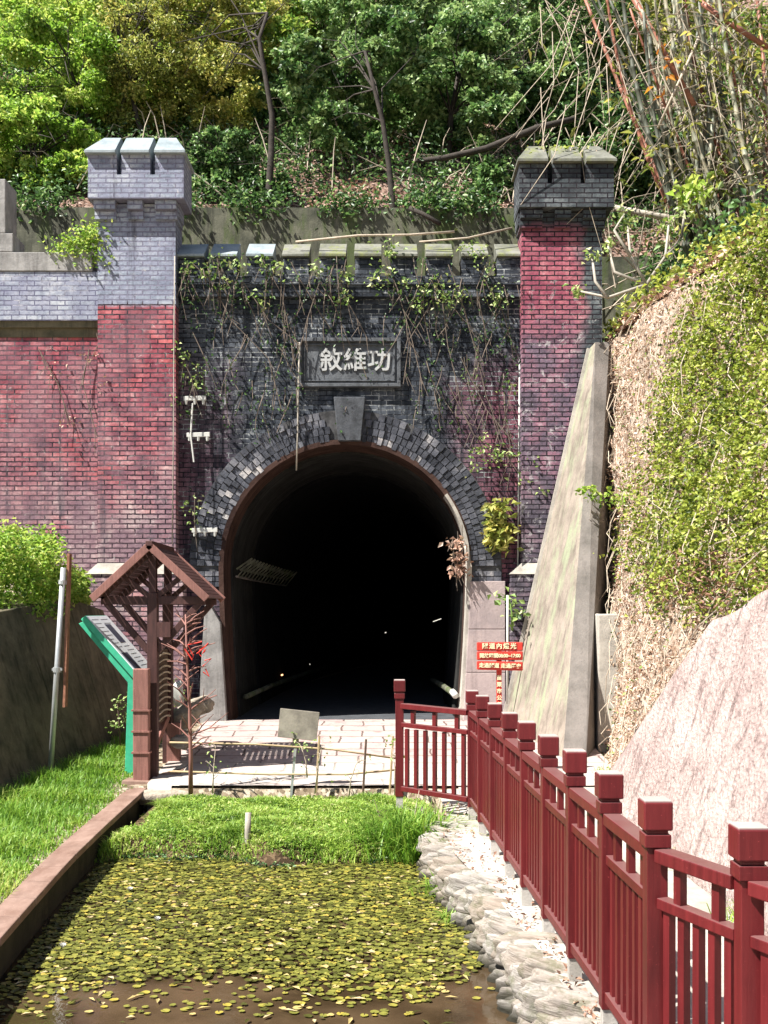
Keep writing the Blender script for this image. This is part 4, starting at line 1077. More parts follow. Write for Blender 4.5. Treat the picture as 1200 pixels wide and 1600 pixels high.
sapling('weed', [(800, 985), (800, 960), (795, 930)], 16.4, .02, 'light green weed growing at the foot of the right pilaster', M['lf_ivy'], 9, 50, .3, M['lf_ivy'], seed=42, cat='plant', lsize=.12)

# ------------------------------------------------------------------ hedge above the leaning wall
def crown(name, c, rad, n, size, mat, parent=None, clumps=40, tight=.3, tint=.5, tv=.3, droop=.3, aspect=.55, loc=(0, 0, 0), flat=1., shell=.55):
    c = np.array(c); rad = np.array(rad)
    d = nrm(rng.normal(size=(clumps, 3))); rr_ = shell+(1-shell)*rng.random((clumps, 1)); C = c+d*rr_*rad
    w = rng.uniform(.5, 1.3, clumps); idx = rng.choice(clumps, n, p=w/w.sum())
    cs = (rad.mean()*tight)*w
    off = nrm(rng.normal(size=(n, 3)))*(rng.random((n, 1))**.5)*cs[idx][:, None]; off[:, 2] *= flat*.75
    ct = rng.normal(0, .13, clumps)
    P = C[idx]+off
    tn = np.clip(tint+ct[idx]+rng.normal(0, tv, n)*.8+off[:, 2]/cs[idx]*.08, 0, 1)
    S = size*rng.uniform(.6, 1.25, n)
    return leaves(name, P, S, tn, mat, parent, loc, droop=droop, aspect=aspect), C
hd = thing('hedge', 'bright green leafy hedge spilling over the top of the leaning wall', 'hedge', (-5, 14.8, 1.8))
crown('foliage', (-5.2, 14.9, 2.15), (.95, 1.2, .75), 17000, .075, M['lf_bright'], hd, 70, .35, .62)
crown('foliage', (-4.6, 15.8, 1.98), (.32, .5, .32), 4000, .07, M['lf_bright'], hd, 30, .4, .6)

# ------------------------------------------------------------------ trees on the hill
def tree(name, label, px, py, Y, trunk, crowns, mat, n, size, r=.08, group=None, clumps=60, tint=.5, barkm='bark', branch=12, tight=.28, aspect=.55, seed=0):
    """trunk: photo pixel polyline at depth Y; crowns: list of (px,py,Y,rx,ry,rz)"""
    P = [W(a, b_, Y) for a, b_ in trunk]; t = thing(name, label, 'tree', tuple(P[0]), group)
    rr = random.Random(seed); b = MB(); k = len(P)
    b.tube([P[0]-Vector((0, 0, .4))]+P, [r*1.2]+[r*(1-.6*i/(k-1)) for i in range(k)], 8)
    Cs = []
    tot = sum(c[3]*c[5] for c in crowns)
    for c in crowns:
        o, C = crown('crown', W(c[0], c[1], c[2]), c[3:], int(n*c[3]*c[5]/tot), size, mat, t, int(clumps*c[3]*c[5]/tot)+4, tight, tint, aspect=aspect)
        Cs += [Vector(q) for q in C]
    for q in rr.sample(Cs, min(int(branch*1.6), len(Cs))):
        q = q+Vector((rr.uniform(-.2, .2), -.4, rr.uniform(0, .3)))
        j = rr.randrange(max(1, k//2), k); s = P[j]; L_ = (q-s).length; m = s.lerp(q, .35)+Vector((rr.uniform(-.12, .12), 0, rr.uniform(.02, .16)))*L_; m2 = s.lerp(q, .7)+Vector((rr.uniform(-.1, .1), 0, rr.uniform(.0, .14)))*L_
        b.tube([s, m, m2, q], [r*.3, r*.2, r*.13, r*.05], 5, cap=False)
        for _ in range(2): b.tube([m2, m2+Vector((rr.uniform(-.25, .25), rr.uniform(-.1, .1), rr.uniform(.05, .3)))*L_], [r*.1, r*.04], 4, cap=False)
    b.build('trunk', M[barkm], t, smooth=True)
    return t
# left side, bright
tree('tree', 'bright yellow-green bushy tree at the far left above the wing wall', 0, 0, 21, [(40, 330), (50, 250), (60, 180)], [(50, 235, 20.8, 1.3, .8, 1.0), (110, 270, 20.6, .8, .6, .5)], M['lf_bright'], 17000, .11, seed=1, tint=.6)
tree('tree', 'light green tree rising behind the left tower with dark forked trunk', 0, 0, 22, [(145, 230), (140, 190), (120, 140), (105, 90)], [(60, 110, 22, 1.6, .9, 1.3), (150, 150, 22.5, 1.2, .9, 1.0)], M['lf_bright'], 26000, .095, r=.06, seed=2, tint=.6)
tree('tree', 'olive thin-leaved tree with crooked branches above the left tower', 0, 0, 22, [(232, 225), (215, 190), (205, 140), (190, 80), (180, 30)], [(220, 100, 22.3, 1.3, .9, 1.4), (300, 60, 22.8, 1.1, .9, 1.1)], M['lf_olive'], 22000, .085, r=.06, seed=3, tint=.55, branch=26)
tree('tree', 'tree with a tall dark bare trunk and two forked limbs left of centre', 0, 0, 20.0, [(420, 300), (424, 235), (425, 180), (413, 110), (405, 60), (418, 20)], [(345, 130, 22, .9, .7, 1.0), (400, -10, 21.5, .9, .7, .5)], M['lf_olive'], 8000, .09, r=.07, seed=4, tint=.6, branch=7)
tree('tree', 'dark glossy-leaved tree with leaning slim trunk in the centre above the parapet', 0, 0, 19.85, [(614, 322), (608, 260), (598, 190), (585, 140), (570, 80)], [(520, 120, 21.3, 1.15, .8, 1.1), (610, 90, 21.6, 1.0, .8, 1.1), (540, 200, 20.9, .75, .5, .5)], M['lf_dark'], 17000, .12, r=.065, seed=5, tint=.72, aspect=.65, branch=7)
tree('tree', 'dark green broad-leaved tree right of centre over the leaf litter', 0, 0, 22, [(700, 240), (705, 180), (715, 120)], [(710, 120, 21.8, 1.3, .8, 1.3), (760, 190, 21.2, .8, .6, .6), (830, 80, 22.5, 1.0, .8, 1.4)], M['lf_dark'], 20000, .12, r=.08, seed=6, tint=.72, aspect=.6)
tree('tree', 'dense dark shrub tree just left of the right tower', 0, 0, 20.6, [(790, 310), (792, 280), (795, 250)], [(775, 285, 20.6, .45, .4, .4)], M['lf_dark'], 3000, .12, r=.04, seed=7, tint=.66)
tree('tree', 'shaded dark shrub right of the left tower at the retaining wall', 0, 0, 20.6, [(340, 310), (345, 270), (350, 240)], [(345, 255, 20.7, .75, .5, .65), (420, 290, 20.4, .5, .3, .2)], M['lf_dark'], 9500, .1, r=.04, seed=8, tint=.6)
for i, (px, py, Y, rx, rz, mt, tn, lab) in enumerate([
    (110, 60, 24.5, 1.7, 1.2, 'lf_bright', .7, 'bright tree crown on the slope between the far left tree and the tower'),
    (20, 290, 21.5, 1.2, .7, 'lf_bright', .75, 'bright low bush just above the far left coping'),
    (230, 200, 23.5, 1.5, 1.0, 'lf_mid', .75, 'bright green bush right behind the left tower battlement'),
    (360, 60, 23.5, 1.5, 1.2, 'lf_mid', .72, 'yellow-green crown left of the forked bare trunk'),
    (520, 235, 23, 1.2, .6, 'lf_dark', .8, 'broad-leaved shrub between the two central trunks'),
    (640, 180, 23.5, 1.5, 1.1, 'lf_dark', .85, 'broad-leaved shrub behind the leaning central trunk'),
    (600, 20, 24, 1.6, .9, 'lf_dark', .9, 'glossy crown at the top behind the central tree'),
    (770, 90, 24.5, 1.6, 1.3, 'lf_dark', .85, 'dense glossy crown up-slope left of the bamboo'),
    (870, 180, 23, 1.0, .8, 'lf_dark', .6, 'shaded dark shrub above the right tower'),
    (1000, 240, 21.5, 1.2, .9, 'lf_dark', .55, 'dark bush deep behind the bamboo base'),
    (30, 20, 26, 2.0, 1.6, 'lf_bright', .5, 'pale green tree high on the hill at the upper left corner'),
    (170, 0, 27, 2.0, 1.5, 'lf_mid', .7, 'green tree on the skyline above the left tower'),
    (330, 10, 28, 2.0, 1.5, 'lf_olive', .62, 'yellowish tree at the top edge left of centre'),
    (500, 0, 26, 1.9, 1.3, 'lf_mid', .55, 'mid green tree at the top edge in the centre'),
    (690, 0, 26, 1.9, 1.3, 'lf_dark', .85, 'green tree at the top edge right of centre'),
    (880, 20, 27, 2.0, 1.8, 'lf_dark', .7, 'dark tree behind the bamboo at the top'),
    (1060, 60, 28, 2.2, 2.0, 'lf_olive', .5, 'dull olive tree deep behind the bamboo culms'),
    (1190, 150, 24, 1.6, 2.0, 'lf_mid', .55, 'green tree behind the bamboo at the right edge'),
    (270, 170, 24, 1.5, 1.2, 'lf_mid', .6, 'green bushes on the slope right behind the left tower'),
    (450, 190, 24, 1.3, 1.1, 'lf_dark', .85, 'green shrub on the slope behind the bare trunk')]):
    tree('hill_tree', lab, 0, 0, Y, [(px, py+110), (px+6, py+50), (px-4, py)], [(px, py, Y, rx, 1.1, rz)], M[mt], 11000, .125, r=.06, seed=50+i, tint=tn, clumps=80, tight=.27)
def onhill(n, x0, x1, y0, y1):
    x, y = scatter(n, x0, x1, y0, y1); return np.stack([x, y, hz(x, y)], 1)
P = onhill(60000, -11, 9, 19.75, 34); P[:, 2] += rng.random(len(P))**2*.25
msk = (clumpf(P[:, 0], P[:, 1], .6) < .42) & ((P[:, 0] > -2.2) | (P[:, 1] > 26)) & (rng.random(len(P)) < .7); Q = P[msk]
o = leaves('leaf_litter', Q, rng.uniform(.06, .13, len(Q)), rng.random(len(Q)), M['lf_dry'], up=1.3, droop=0); tag(o, 'pinkish brown fallen leaves covering the hillside floor', 'leaf litter', kind='stuff')
Q = P[~msk]; Q = np.concatenate([Q]*2)+rng.normal(0, .12, (2*len(Q), 3)); Q[:, 2] += rng.random(len(Q))*.5
fr = np.stack([rng.uniform(-9, 3.6, 9000), rng.normal(19.55, .12, 9000), np.full(9000, 8.95)], 1); fr = fr[clumpf(fr[:, 0], fr[:, 0]*0+1, 1.1)+.35*rng.random(9000) > .55]; fr[:, 2] += rng.normal(.08, .16, len(fr)); Q = np.concatenate([Q, fr])
o = leaves('undergrowth', Q, rng.uniform(.06, .13, len(Q)), np.clip(rng.normal(.5, .24, len(Q)), 0, 1), M['lf_dark']); tag(o, 'low green undergrowth between the hillside trees', 'undergrowth', kind='stuff')
tt, y = scatter(30000, 0, 6, 9, 19.6); Q = ubp(tt, y); Q[:, 2] += .02+rng.random(len(Q))**2*.2; m1 = rng.random(len(Q)) < .55
o = leaves('leaf_litter', Q[m1], rng.uniform(.06, .15, m1.sum()), rng.random(m1.sum()), M['lf_dry'], up=1., droop=0); tag(o, 'dry leaves and bamboo sheaths on the ground around the bamboo', 'leaf litter', kind='stuff')
Q = Q[~m1]; Q[:, 2] += rng.random(len(Q))*.35
qd = Q[(Q[:, 0] > 4.5) & (Q[:, 1] > 15)]; qd = np.concatenate([qd, qd])+rng.normal(0, .15, (2*len(qd), 3)); qd[:, 2] += .25+rng.random(len(qd))*.5
o = leaves('undergrowth', qd, rng.uniform(.07, .15, len(qd)), np.clip(rng.normal(.55, .25, len(qd)), 0, 1), M['lf_dark']); tag(o, 'dark green undergrowth around the feet of the bamboo', 'undergrowth', kind='stuff')
o = leaves('undergrowth', Q, rng.uniform(.06, .12, len(Q)), np.clip(rng.normal(.6, .25, len(Q)), 0, 1), M['lf_vine']); tag(o, 'yellow-green low plants on top of the right bank under the bamboo', 'undergrowth', kind='stuff')
# tangled dry twigs of the forest floor
b = MB(); rr = random.Random(9)
for i in range(420):
    x = rr.uniform(-6, 8); y = rr.uniform(19.9, 25) if x < 3.4 else rr.uniform(17.3, 24)
    z = float(hz(x, y)) if y > 19.7 else 6.9+max(0, x-4.2)*.5
    a = rr.uniform(-1.2, 1.2); L = rr.uniform(.5, 1.8)*(1.3 if x > 3 else .8)
    p = Vector((x, y, z+rr.uniform(0, .4))); e = p+Vector((math.sin(a)*L, rr.uniform(-.3, .2), math.cos(a)*L*rr.uniform(.1, 1)))
    b.tube([p, p.lerp(e, .5)+Vector((0, 0, rr.uniform(0, .25))), e], [.014, .011, .004], 4, cap=False)
o = b.build('dry_brushwood', M['twig']); tag(o, 'tangle of dry twigs and brush on the hillside', 'brushwood', kind='stuff')
rod('fallen_log', [W(640, 252, 20.6), W(690, 248, 20.5), W(760, 232, 20.4), W(840, 200, 20.4), W(900, 185, 20.5)], .07, M['bark'], 'dark fallen trunk slanting across the slope left of the right tower', 'log', rad=[.035, .055, .06, .065, .05])
rod('fallen_branch', [W(960, 325, 17.6), W(1030, 338, 17.5), W(1100, 348, 17.5)], .05, M['bark_pale'], 'pale broken branch lying across the slope right of the right tower', 'branch')
rod('dry_branch', [W(462, 378, 16.95), W(560, 368, 16.9), W(640, 367, 16.9), W(710, 362, 17.0)], .018, M['twig'], 'long pale dry branch lying on the parapet copings', 'branch')
rod('dry_branch', [W(655, 378, 16.9), W(730, 372, 16.9), W(800, 356, 17.1)], .015, M['twig'], 'second dry branch on the parapet near the right tower', 'branch')
rod('dry_branch', [W(640, 325, 19.3), W(662, 335, 19.2), W(688, 350, 19.1)], .04, M['bark'], 'short thick stick leaning on the retaining wall below the central trunk', 'branch')

# ------------------------------------------------------------------ bamboo
def bamboo(label, culms, seed, n):
    rr = random.Random(seed); base = W(*culms[0][0], 17.5); t = thing('bamboo_clump', label, 'bamboo', tuple(base))
    for (a, e, r, kind) in culms:
        Y = 17.4+rr.uniform(-.4, .9); p = W(a[0], a[1], Y); q = W(e[0], e[1], Y+rr.uniform(-.8, .8)); b = MB()
        k = 14; pts = []; rd = []
        bend = rr.uniform(-.25, .25)
        for i in range(k+1):
            f = i/k; c = p.lerp(q, f)+Vector((bend*math.sin(f*math.pi), 0, 0)); pts += [c]; rd += [r*(1-.45*f)*(1.0)]
            if 0 < i < k: d = (q-p)*.004; pts += [c+d]; rd += [r*(1-.45*f)*1.22]; pts += [c+d*2]; rd += [r*(1-.45*f)*.95]
        b.tube(pts, rd, 7); b.build('culm', M[kind], t, smooth=True)
    b = MB(); Q = []
    for i in range(n):
        (a, e, r, kd) = rr.choice(culms); f = rr.uniform(.2, 1); Y = 17.3+rr.uniform(-.5, .8)
        s = W(a[0]+(e[0]-a[0])*f, a[1]+(e[1]-a[1])*f, Y); ang = rr.uniform(-2.8, .9); L = rr.uniform(.4, 1.7)
        d = Vector((math.cos(ang)*L, rr.uniform(-.5, .3), math.sin(ang)*L*.6-.1*L)); m = s+d*.5+Vector((0, 0, .12*L)); q = s+d-Vector((0, 0, .1*L))
        b.tube([s, m, q], [.009, .006, .003], 4, cap=False)
        for _ in range(5): Q.append(tuple(m.lerp(q, rr.random()*1.1)))
    b.build('twigs', M['twig'], t)
    Q = np.array(Q)+rng.normal(0, .05, (len(Q), 3)); nn = len(Q)
    leaves('foliage', Q, rng.uniform(.1, .22, nn), np.clip(rng.normal(.5, .3, nn), 0, 1), M['lf_olive'], t, aspect=.16, droop=.6)
    return t
C1 = []; rr = random.Random(21)
for i in range(38):
    bx = rr.uniform(1075, 1185); tx = bx-rr.uniform(60, 190) if i % 3 else bx-rr.uniform(-10, 60)
    C1.append(((bx, rr.uniform(370, 430)), (tx, rr.uniform(-90, 20)), rr.uniform(.03, .052), rr.choice(['bamboo_red', 'bamboo', 'bamboo', 'bamboo_dark'])))
bamboo('dense bamboo clump of grey-green and reddish culms leaning left at the upper right', C1, 1, 210)
C2 = [((rr.uniform(1170, 1290), rr.uniform(330, 400)), (rr.uniform(1060, 1260), rr.uniform(-120, 0)), rr.uniform(.03, .05), 'bamboo' if rr.random() < .7 else 'bamboo_red') for i in range(16)]
bamboo('second bamboo clump cut off by the right edge of the view', C2, 2, 120)
rod('bamboo_culm', [W(1098, 45, 17.0), W(1060, 130, 16.9), W(1028, 200, 16.9)], .022, M['twig'], 'pale broken bamboo culm hanging diagonally in front of the clump', 'bamboo culm')
rod('bamboo_culm', [W(1090, 0, 17.2), W(1130, 30, 17.1), W(1200, 75, 17.0)], .04, M['bamboo_red'], 'reddish culm bent over to the right at the top right corner', 'bamboo culm')
rod('bamboo_culm', [W(975, -30, 17.2), W(1030, 70, 17.1), W(1085, 165, 17.0)], .045, M['bamboo_red'], 'thick reddish culm crossing the clump from the upper left', 'bamboo culm')
o = leaves('orange_leaves', np.array([tuple(W(1040+rr.gauss(0, 14), 110+rr.gauss(0, 30), 16.9)) for _ in range(14)]), rng.uniform(.12, .22, 14), rng.random(14), M['lf_orange'], aspect=.3)
tag(o, 'few orange dead leaves hanging in the bamboo twigs', 'leaves', kind='stuff')
# hanging dry stems in front of the right hillside
b = MB(); rr = random.Random(31)
for i in range(75):
    x0 = rr.uniform(840, 1190); y0_ = rr.uniform(-20, 260); L = rr.uniform(60, 220); dx = rr.uniform(-140, 110)
    Y = rr.uniform(16.5, 18.5)
    b.tube([W(x0, y0_, Y), W(x0+dx*.4+rr.uniform(-12, 12), y0_+L*.5, Y-.1), W(x0+dx, y0_+L, Y)], [.008, .007, .004], 4, cap=False)
o = b.build('hanging_stems', M['twig']); tag(o, 'thin pale dry stems hanging across the bamboo and right tower', 'brushwood', kind='stuff')
# bare knobbly tree right of the right tower
t = thing('frangipani_tree', 'bare branching small tree with pale leafy tips right of the right tower', 'tree', tuple(W(1045, 560, 16.2)))
segs = [[(1045, 560), (1030, 500), (1010, 445)], [(1010, 445), (960, 425), (950, 385)], [(1010, 445), (950, 465), (905, 455)], [(1010, 445), (985, 400), (980, 350)],
        [(1010, 445), (1040, 400), (1045, 350)], [(985, 400), (960, 360), (975, 335)], [(1040, 400), (1065, 370), (1070, 330)], [(1030, 500), (1070, 440), (1120, 430)], [(950, 465), (930, 440), (925, 400)]]
b = MB(); tips = []
for s in segs:
    Pq = [W(a, c, 16.1+.1*j) for j, (a, c) in enumerate(s)]; b.tube(Pq, [.028, .022, .016], 6); tips.append(Pq[-1])
b.build('trunk', M['bark_pale'], t, smooth=True)
Q = np.array([tuple(tips[i % len(tips)]) for i in range(220)])+rng.normal(0, .06, (220, 3)); leaves('foliage', Q, rng.uniform(.06, .12, 220), np.clip(rng.normal(.8, .2, 220), 0, 1), M['lf_ivy'], t)
Qb = np.array([tuple(W(1080, 300, 16.8))])+rng.normal(0, .12, (70, 3))
t = thing('broadleaf_seedling', 'bright green broad-leaved seedling in front of the bamboo base', 'plant', tuple(W(1085, 320, 16.8)))
leaves('foliage', Qb, rng.uniform(.12, .22, 70), np.clip(rng.normal(.8, .15, 70), 0, 1), M['lf_bright'], t)
b = MB(); b.tube([W(1095, 345, 16.8), W(1085, 310, 16.8)], .012, 5); b.build('stem', M['twig_dark'], t)

# ------------------------------------------------------------------ vines on the bank
def bank_points(n, fn):
    u = rng.uniform(8, 17, n); v = rng.uniform(-.3, 6.4, n)
    x = bfn(u, v)
    px = 600+x[:, 0]/x[:, 1]*F; py = HY-(x[:, 2]-CZ)/x[:, 1]*F
    return x, fn(px, py, u, v), px, py
def vine_f(px, py, u, v):
    left = np.interp(py, [300, 420, 500, 600, 700, 850, 950, 1000], [1200, 1120, 1070, 1040, 1018, 985, 1020, 1110])
    d = (px-left)/60+.5*clumpf(u*3, v*3, 1.1)-.35+.6*clumpf(u*6+3, v*7, 1.1)
    return np.clip(d, 0, 1)*np.where(py > 900, np.clip((985-py)/80, 0, 1), 1)*np.clip(-.05+1.5*clumpf(u*6, v*5+2, 1.), .04, 1)
X, f, px, py = bank_points(150000, vine_f); k_ = (rng.random(len(X)) < f*.95) & (px < 1290); X = X[k_]
cl0 = clumpf(X[:, 1]*7, X[:, 2]*6, 1.); X[:, 0] -= .02+rng.random(len(X))*(.02+.45*cl0**2)*np.clip((17-X[:, 1])/1.5, .2, 1); X += rng.normal(0, .03, X.shape); n = len(X)
cl = clumpf(X[:, 1]*3, X[:, 2]*3, 1.)
o = leaves('bank_vines', X, rng.uniform(.03, .075, n), np.clip(.15+.5*cl+rng.normal(0, .24, n), 0, 1), M['lf_vine'], aspect=.65, up=.3); tag(o, 'yellow-green vines carpeting the steep right bank', 'vines', kind='stuff')
X, f, px, py = bank_points(20000, lambda px, py, u, v: np.full(len(px), .8)); X[:, 0] -= rng.random(len(X))*.05; n = len(X)
o = leaves('bank_litter', X, rng.uniform(.03, .09, n), np.clip(rng.normal(.6, .3, n), 0, 1), M['lf_straw'], aspect=.3, up=.3); tag(o, 'dry pinkish leaves and straw clinging to the right bank', 'leaf litter', kind='stuff')
X, f, px, py = bank_points(60000, lambda px, py, u, v: np.clip(1-np.hypot((px-1130)/130, (py-905)/60), 0, 1)); k_ = rng.random(len(X)) < f; X = X[k_]; X[:, 0] -= rng.random(len(X))*.25; n = len(X)
o = leaves('dead_brush', X, rng.uniform(.04, .1, n), rng.random(n)*.6, M['lf_dry'], aspect=.25, up=.2); tag(o, 'reddish brown dead brush hanging under the vines above the concrete slope', 'brushwood', kind='stuff')
X, f, px, py = bank_points(12000, lambda px, py, u, v: .6*(clumpf(u*5, v*6, 1.3) > .72)); k_ = rng.random(len(X)) < f; X = X[k_]; X += rng.normal(0, .04, X.shape); X[:, 0] -= .05; n = len(X)
o = leaves('bank_weeds', X, rng.uniform(.03, .07, n), np.clip(rng.normal(.5, .3, n), 0, 1), M['lf_ivy'], up=.4); tag(o, 'scattered green weeds rooted in the sandy bare bank', 'weeds', kind='stuff')
b = MB(); rr = random.Random(77)
for i in range(260):
    u, v = rr.uniform(9, 16.5), rr.uniform(0, 6.3); p = Vector(bfn(np.array(u), np.array(v)))-Vector((.12, 0, 0)); a = rr.uniform(-1.3, 1.3); L = rr.uniform(.3, 1.0)
    e = p+Vector((-.1, math.sin(a)*L, -math.cos(a)*L)); e.x = float(bankpt(e.y, e.z))-rr.uniform(.05, .25)
    b.tube([p, p.lerp(e, .5)-Vector((.08, 0, 0)), e], [.007, .006, .004], 4, cap=False)
o = b.build('bank_stems', M['twig']); tag(o, 'dry straggling stems hanging down the right bank', 'brushwood', kind='stuff')
tuft('bank_weed', 1080, 1338, 0, 200, .2, .1, M['grass_y'], 'yellowish weeds at the foot of the sprayed concrete', loc=Vector((2.55, 8.6, -.34)))
tuft('bank_weed', 1080, 1338, 0, 160, .18, .1, M['grass_y'], 'yellow-green weeds behind the nearest railing posts', loc=Vector((2.5, 7.2, -.34)))
tuft('bank_weed', 1080, 1338, 0, 160, .2, .12, M['grass_y'], 'low weeds at the gully mouth beside the concrete pier', loc=Vector((2.85, 13.2, -.3)))

# ------------------------------------------------------------------ creepers and fittings on the facade
def creeper(label, spots, stems, seed, n_per=26, size=.08, mat='lf_ivy', spread=.09):
    rr = random.Random(seed); t = thing('creeper', label, 'creeper', tuple(W(*spots[0], 16.85)))
    b = MB()
    for s in stems:
        Pq = [W(a+rr.uniform(-1, 1), c, 16.83) for a, c in s]; b.tube(Pq, .007, 5)
        for i in range(len(Pq)-1):
            for _ in range(3):
                p = Pq[i].lerp(Pq[i+1], rr.random()); b.tube([p, p+Vector((rr.uniform(-.15, .2), -.03, -rr.uniform(.1, .45)))], [.006, .003], 4, cap=False)
    b.build('stems', M['vine_stem'], t)
    Q = []
    for s in spots:
        for _ in range(int(n_per*rr.uniform(.6, 1.3))): Q.append(tuple(W(s[0], s[1], 16.8)+Vector((rr.gauss(0, spread), rr.uniform(-.1, .08), rr.gauss(0, spread*.8)))))
    nn = len(Q); leaves('foliage', np.array(Q), rng.uniform(.6, 1.3, nn)*size, np.clip(rng.normal(.65, .25, nn), 0, 1), M[mat], t)
    return t
creeper('creeper with pale green leaves hanging over the left end of the parapet', [(295, 420), (320, 425), (345, 410), (375, 415), (412, 410), (437, 418), (412, 465), (350, 440)],
        [[(300, 410), (330, 440), (360, 500), (420, 560), (440, 640)], [(340, 405), (360, 450), (345, 520)], [(410, 405), (440, 460), (460, 560)], [(380, 440), (420, 500), (470, 540)]], 1)
creeper('creeper on the middle merlons above the name plaque', [(493, 420), (540, 430), (600, 425), (540, 462), (615, 380), (605, 395), (590, 440), (630, 445)],
        [[(540, 405), (530, 450), (560, 500), (575, 530)], [(600, 400), (620, 450), (640, 520), (660, 600)], [(500, 440), (480, 500), (470, 540)]], 2)
creeper('yellowish creeper clump hanging on the right half of the parapet', [(665, 455), (690, 460), (700, 470), (720, 460), (655, 475), (730, 390), (765, 425), (770, 460), (685, 440), (750, 400), (775, 470)],
        [[(690, 430), (670, 480), (640, 530), (630, 600)], [(760, 410), (745, 450), (752, 490)], [(720, 470), (740, 540), (760, 620), (790, 700)], [(690, 470), (700, 540), (725, 640)]], 3, 26, .07, 'lf_ivy')
creeper('ivy strand on the shaded strip beside the left pilaster', [(278, 545), (285, 560), (295, 575), (303, 590), (300, 600), (277, 625), (305, 780), (303, 800), (302, 815)], [[(277, 535), (285, 560), (300, 590), (303, 620)], [(305, 770), (303, 825)]], 4, 14, .07)
creeper('sparse green vine sprigs right of the arch crown', [(745, 705), (760, 692), (775, 705), (790, 712), (803, 705), (835, 715), (815, 750), (855, 772), (740, 730), (800, 605), (775, 720)],
        [[(700, 600), (740, 680), (790, 710), (830, 770)], [(800, 600), (790, 650), (800, 720)], [(720, 560), (760, 640), (810, 700)]], 5, 16, .075)
creeper('bare vine stems trailing down the left pilaster and wing wall', [(150, 560), (155, 600), (90, 580), (105, 660), (180, 640)],
        [[(150, 520), (165, 580), (180, 640)], [(60, 545), (90, 600), (110, 665)], [(185, 480), (220, 560), (262, 640)], [(140, 545), (130, 600), (150, 680)]], 6, 12, .06, 'lf_dry')
creeper('green leafy clump on top of the left wing wall', [(110, 385), (125, 380), (140, 372), (150, 365), (138, 390), (152, 395), (100, 392)], [[(150, 360), (140, 390)]], 7, 130, .07, 'lf_bright', .16)
creeper('moss and leaves trailing from the cap of the right tower', [(835, 240), (880, 240), (895, 238), (865, 245), (920, 245)], [[(875, 240), (905, 300), (912, 360), (925, 400)], [(850, 250), (853, 290)], [(905, 250), (900, 300), (890, 345)]], 8, 30, .08, 'lf_vine')
creeper('dry brown fern tuft on the brickwork right of the arch', [(780, 800), (775, 820), (790, 830), (770, 840), (785, 850), (778, 790)], [[(780, 770), (780, 860)]], 9, 60, .14, 'lf_olive', .08)
creeper('bright green spray crossing the mossy buttress', [(888, 785), (900, 790), (925, 797), (945, 800), (960, 805)], [[(880, 780), (930, 797), (975, 810)]], 10, 30, .09, 'lf_bright', .07).location.y -= 1.6
t_ = creeper('withered roots hanging inside the right edge of the tunnel mouth', [(712, 850), (718, 870), (715, 890)], [[(715, 830), (718, 870), (712, 915)], [(708, 840), (712, 900)], [(722, 820), (722, 905)]], 11, 50, .1, 'lf_dry', .07)

b = MB(); rr = random.Random(101); tips = []
for i in range(160):
    px = rr.uniform(285, 812); py = rr.choice([rr.uniform(398, 470), rr.uniform(398, 560), rr.uniform(560, 640)]); L = rr.uniform(25, 150)*(1 if py < 560 else .6)
    if 462 < px < 632 and py+L > 530 and rr.random() < .8: continue
    pts = []; x, y = px, py; dx = rr.uniform(-.6, .6)
    n_ = rr.randint(3, 6)
    for q in range(n_):
        pts.append(W(x, y, 16.93-rr.uniform(0, .12)-(.07 if y < 475 else 0))); y += L/n_; dx += rr.uniform(-.5, .5); x += dx*L/n_*.6
    b.tube(pts, [.008-.005*q/len(pts) for q in range(len(pts))], 4, cap=False); tips += pts
o = b.build('dry_vine_net', M['vine_stem']); tag(o, 'net of thin dry vine stems clinging to the brick face below the parapet', 'vines', kind='stuff')
tips = np.array([tuple(q) for q in tips if rr.random() < .9]); tips = np.concatenate([tips]*3)+rng.normal(0, .05, (3*len(tips), 3)); tips[:, 1] = np.minimum(tips[:, 1], 16.9)
o = leaves('withered_leaves', tips, rng.uniform(.03, .08, len(tips)), np.clip(rng.normal(.3, .3, len(tips)), 0, 1), M['lf_dark'], droop=.8); tag(o, 'small withered and dark green leaves on the dry vine stems', 'leaves', kind='stuff')
random.seed(5)
def bracket(x0, x1, y, label, rod_y=None):
    t = thing('cable_bracket', label, 'bracket', tuple(W((x0+x1)/2, y, 16.9)), None)
    b = MB(); b.bar(W(x0, y, 16.86), W(x1, y-1, 16.86), .05, .07); b.build('arm', M['whitep'], t, bevel=.006)
    for px in (x0+4, (x0+x1)/2, x1-4):
        b = MB(); b.tube([W(px, y+2, 16.86), W(px, y+9, 16.86)], [.03, .018], 8); b.build('insulator', M['whitep'], t)
    return t
bk = bracket(287, 322, 623, 'upper white cable bracket on the wall beside the left pilaster')
b = MB(); b.tube([W(301, 630, 16.84), W(298, 680, 16.83), W(303, 722, 16.83)], .014, 6); b.build('hanging_rod', M['whitep'], bk)
bracket(292, 328, 680, 'lower white cable bracket below the first one')
bracket(300, 340, 829, 'white bracket low on the wall left of the arch')
rod('hanging_cable', [W(468, 535, 16.86), W(466, 610, 16.86), W(465, 680, 16.86), W(463, 735, 16.86)], .012, M['bark_pale'], 'thin cable hanging from the name plaque over the arch edge', 'cable')
rod('conduit', [W(812, 560, 16.97), W(811, 700, 16.97), W(809, 900, 16.97)], .014, M['whitep'], 'thin white pipe running down beside the right pilaster', 'pipe')
rod('marker_pole', [W(793, 930, 16.2), W(793, 1010, 16.2), W(792, 1100, 16.2)], .018, M['whitep'], 'thin white post behind the red sign', 'post')
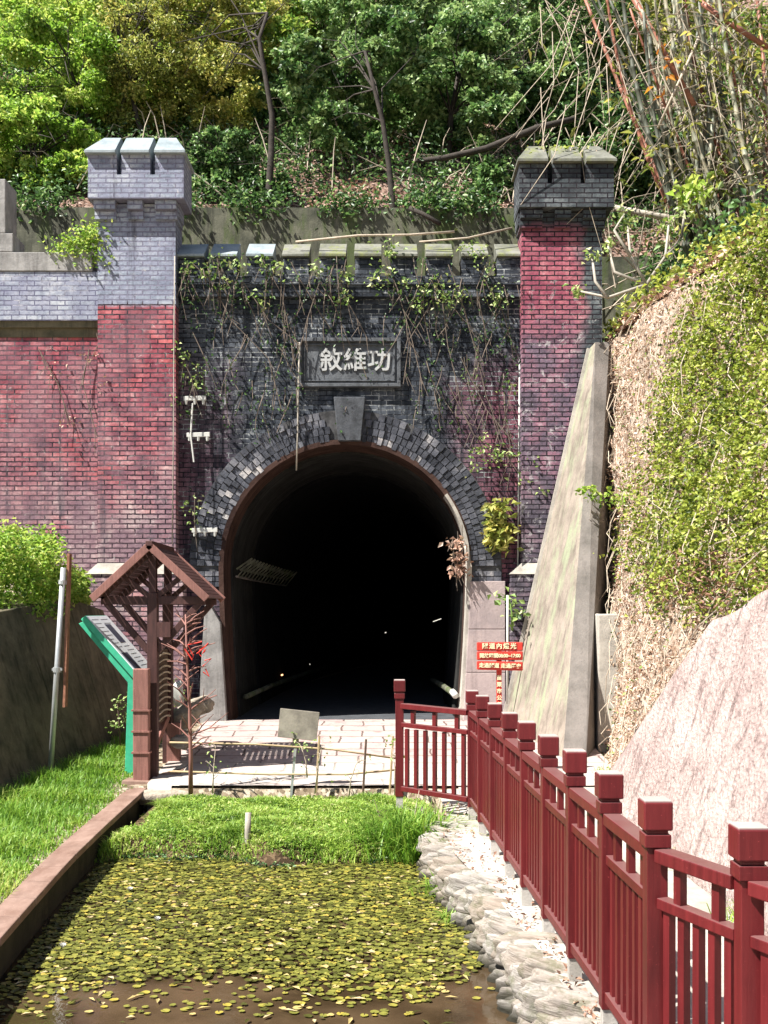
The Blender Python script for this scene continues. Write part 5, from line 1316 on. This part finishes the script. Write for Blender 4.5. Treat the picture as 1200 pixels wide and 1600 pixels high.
rod('conduit', [W(273, 400, 16.6), W(272, 520, 16.6), W(271, 690, 16.6), W(269, 850, 16.6)], .008, M['bark_pale'], 'thin pale wire down the edge of the left pilaster', 'wire')

# inside the tunnel
t = thing('cable_rack', 'row of pale slanting cable brackets on the left tunnel wall', 'cable rack', tuple(W(380, 890, 18)))
for i in range(16):
    b = MB(); y = 17.9+i*.42; x = CX-hw(2.4)+.12+.006*max(0, y-18)**2
    b.bar((x, y, 2.42), (x+.26, y, 2.6), .03, .03); b.bar((x, y, 2.28), (x+.26, y, 2.6), .02, .02)
    b.build('bracket', M['conc_back'], t)
b = MB(); zz = []
for i in range(9): zz.append(Vector((CX-hw(2.4)+.13+.006*max(0, 17.8+i*.8-18)**2, 17.8+i*.8, 2.3)))
b.tube(zz, .02, 5); b.build('rail', M['conc_grey'], t)
def pipe(label, pts, r, mat, seg=None):
    o = rod('handrail_pipe', pts, r, mat, label, 'pipe'); return o
pipe('pale pipe running low along the left tunnel wall', [Vector((-2.28, 17.9, .32)), Vector((-2.1, 20.5, .34)), Vector((-1.7, 24.5, .36)), Vector((-1.2, 28, .38))], .045, M['conc_back'])
pipe('short pipe with pale end at the right tunnel entrance', [W(708, 1083, 17.2), W(690, 1070, 18.6), W(676, 1063, 20)], .05, M['conc_back'])
o = rod('pipe_end', [W(712, 1087, 17.05), W(707, 1081, 17.2)], .055, M['whitep'], 'bright white end cap of the short pipe at the right tunnel entrance', 'pipe end')
for i, (a, c, Y, L, mt) in enumerate([(434, 1057, 23, .22, 'glint_o'), (452, 1052, 24.5, .12, 'lamp'), (475, 1041, 27, .3, 'lamp'), (511, 1027, 30, .14, 'lamp'), (528, 1019, 32, .2, 'lamp'), (563, 1002, 35, .18, 'lamp'), (598, 990, 38, .25, 'lamp'), (683, 969, 42, .32, 'lamp')]):  # added glowing bars in place of handrail glints
    p = W(a, c, Y); b = MB(); b.bar(p-Vector((L/2, 0, L*.18)), p+Vector((L/2, 0, L*.18)), .03, .03)
    o = b.build('tunnel_glint', M[mt], loc=tuple(p)); tag(o, 'orange glowing bar standing in for a pipe glint low inside the tunnel, the nearest of the row' if i == 0 else 'tiny white glowing bar standing in for a glint in the curving row deep inside the tunnel', 'lamp', None if i == 0 else 'white glint bars inside the tunnel')
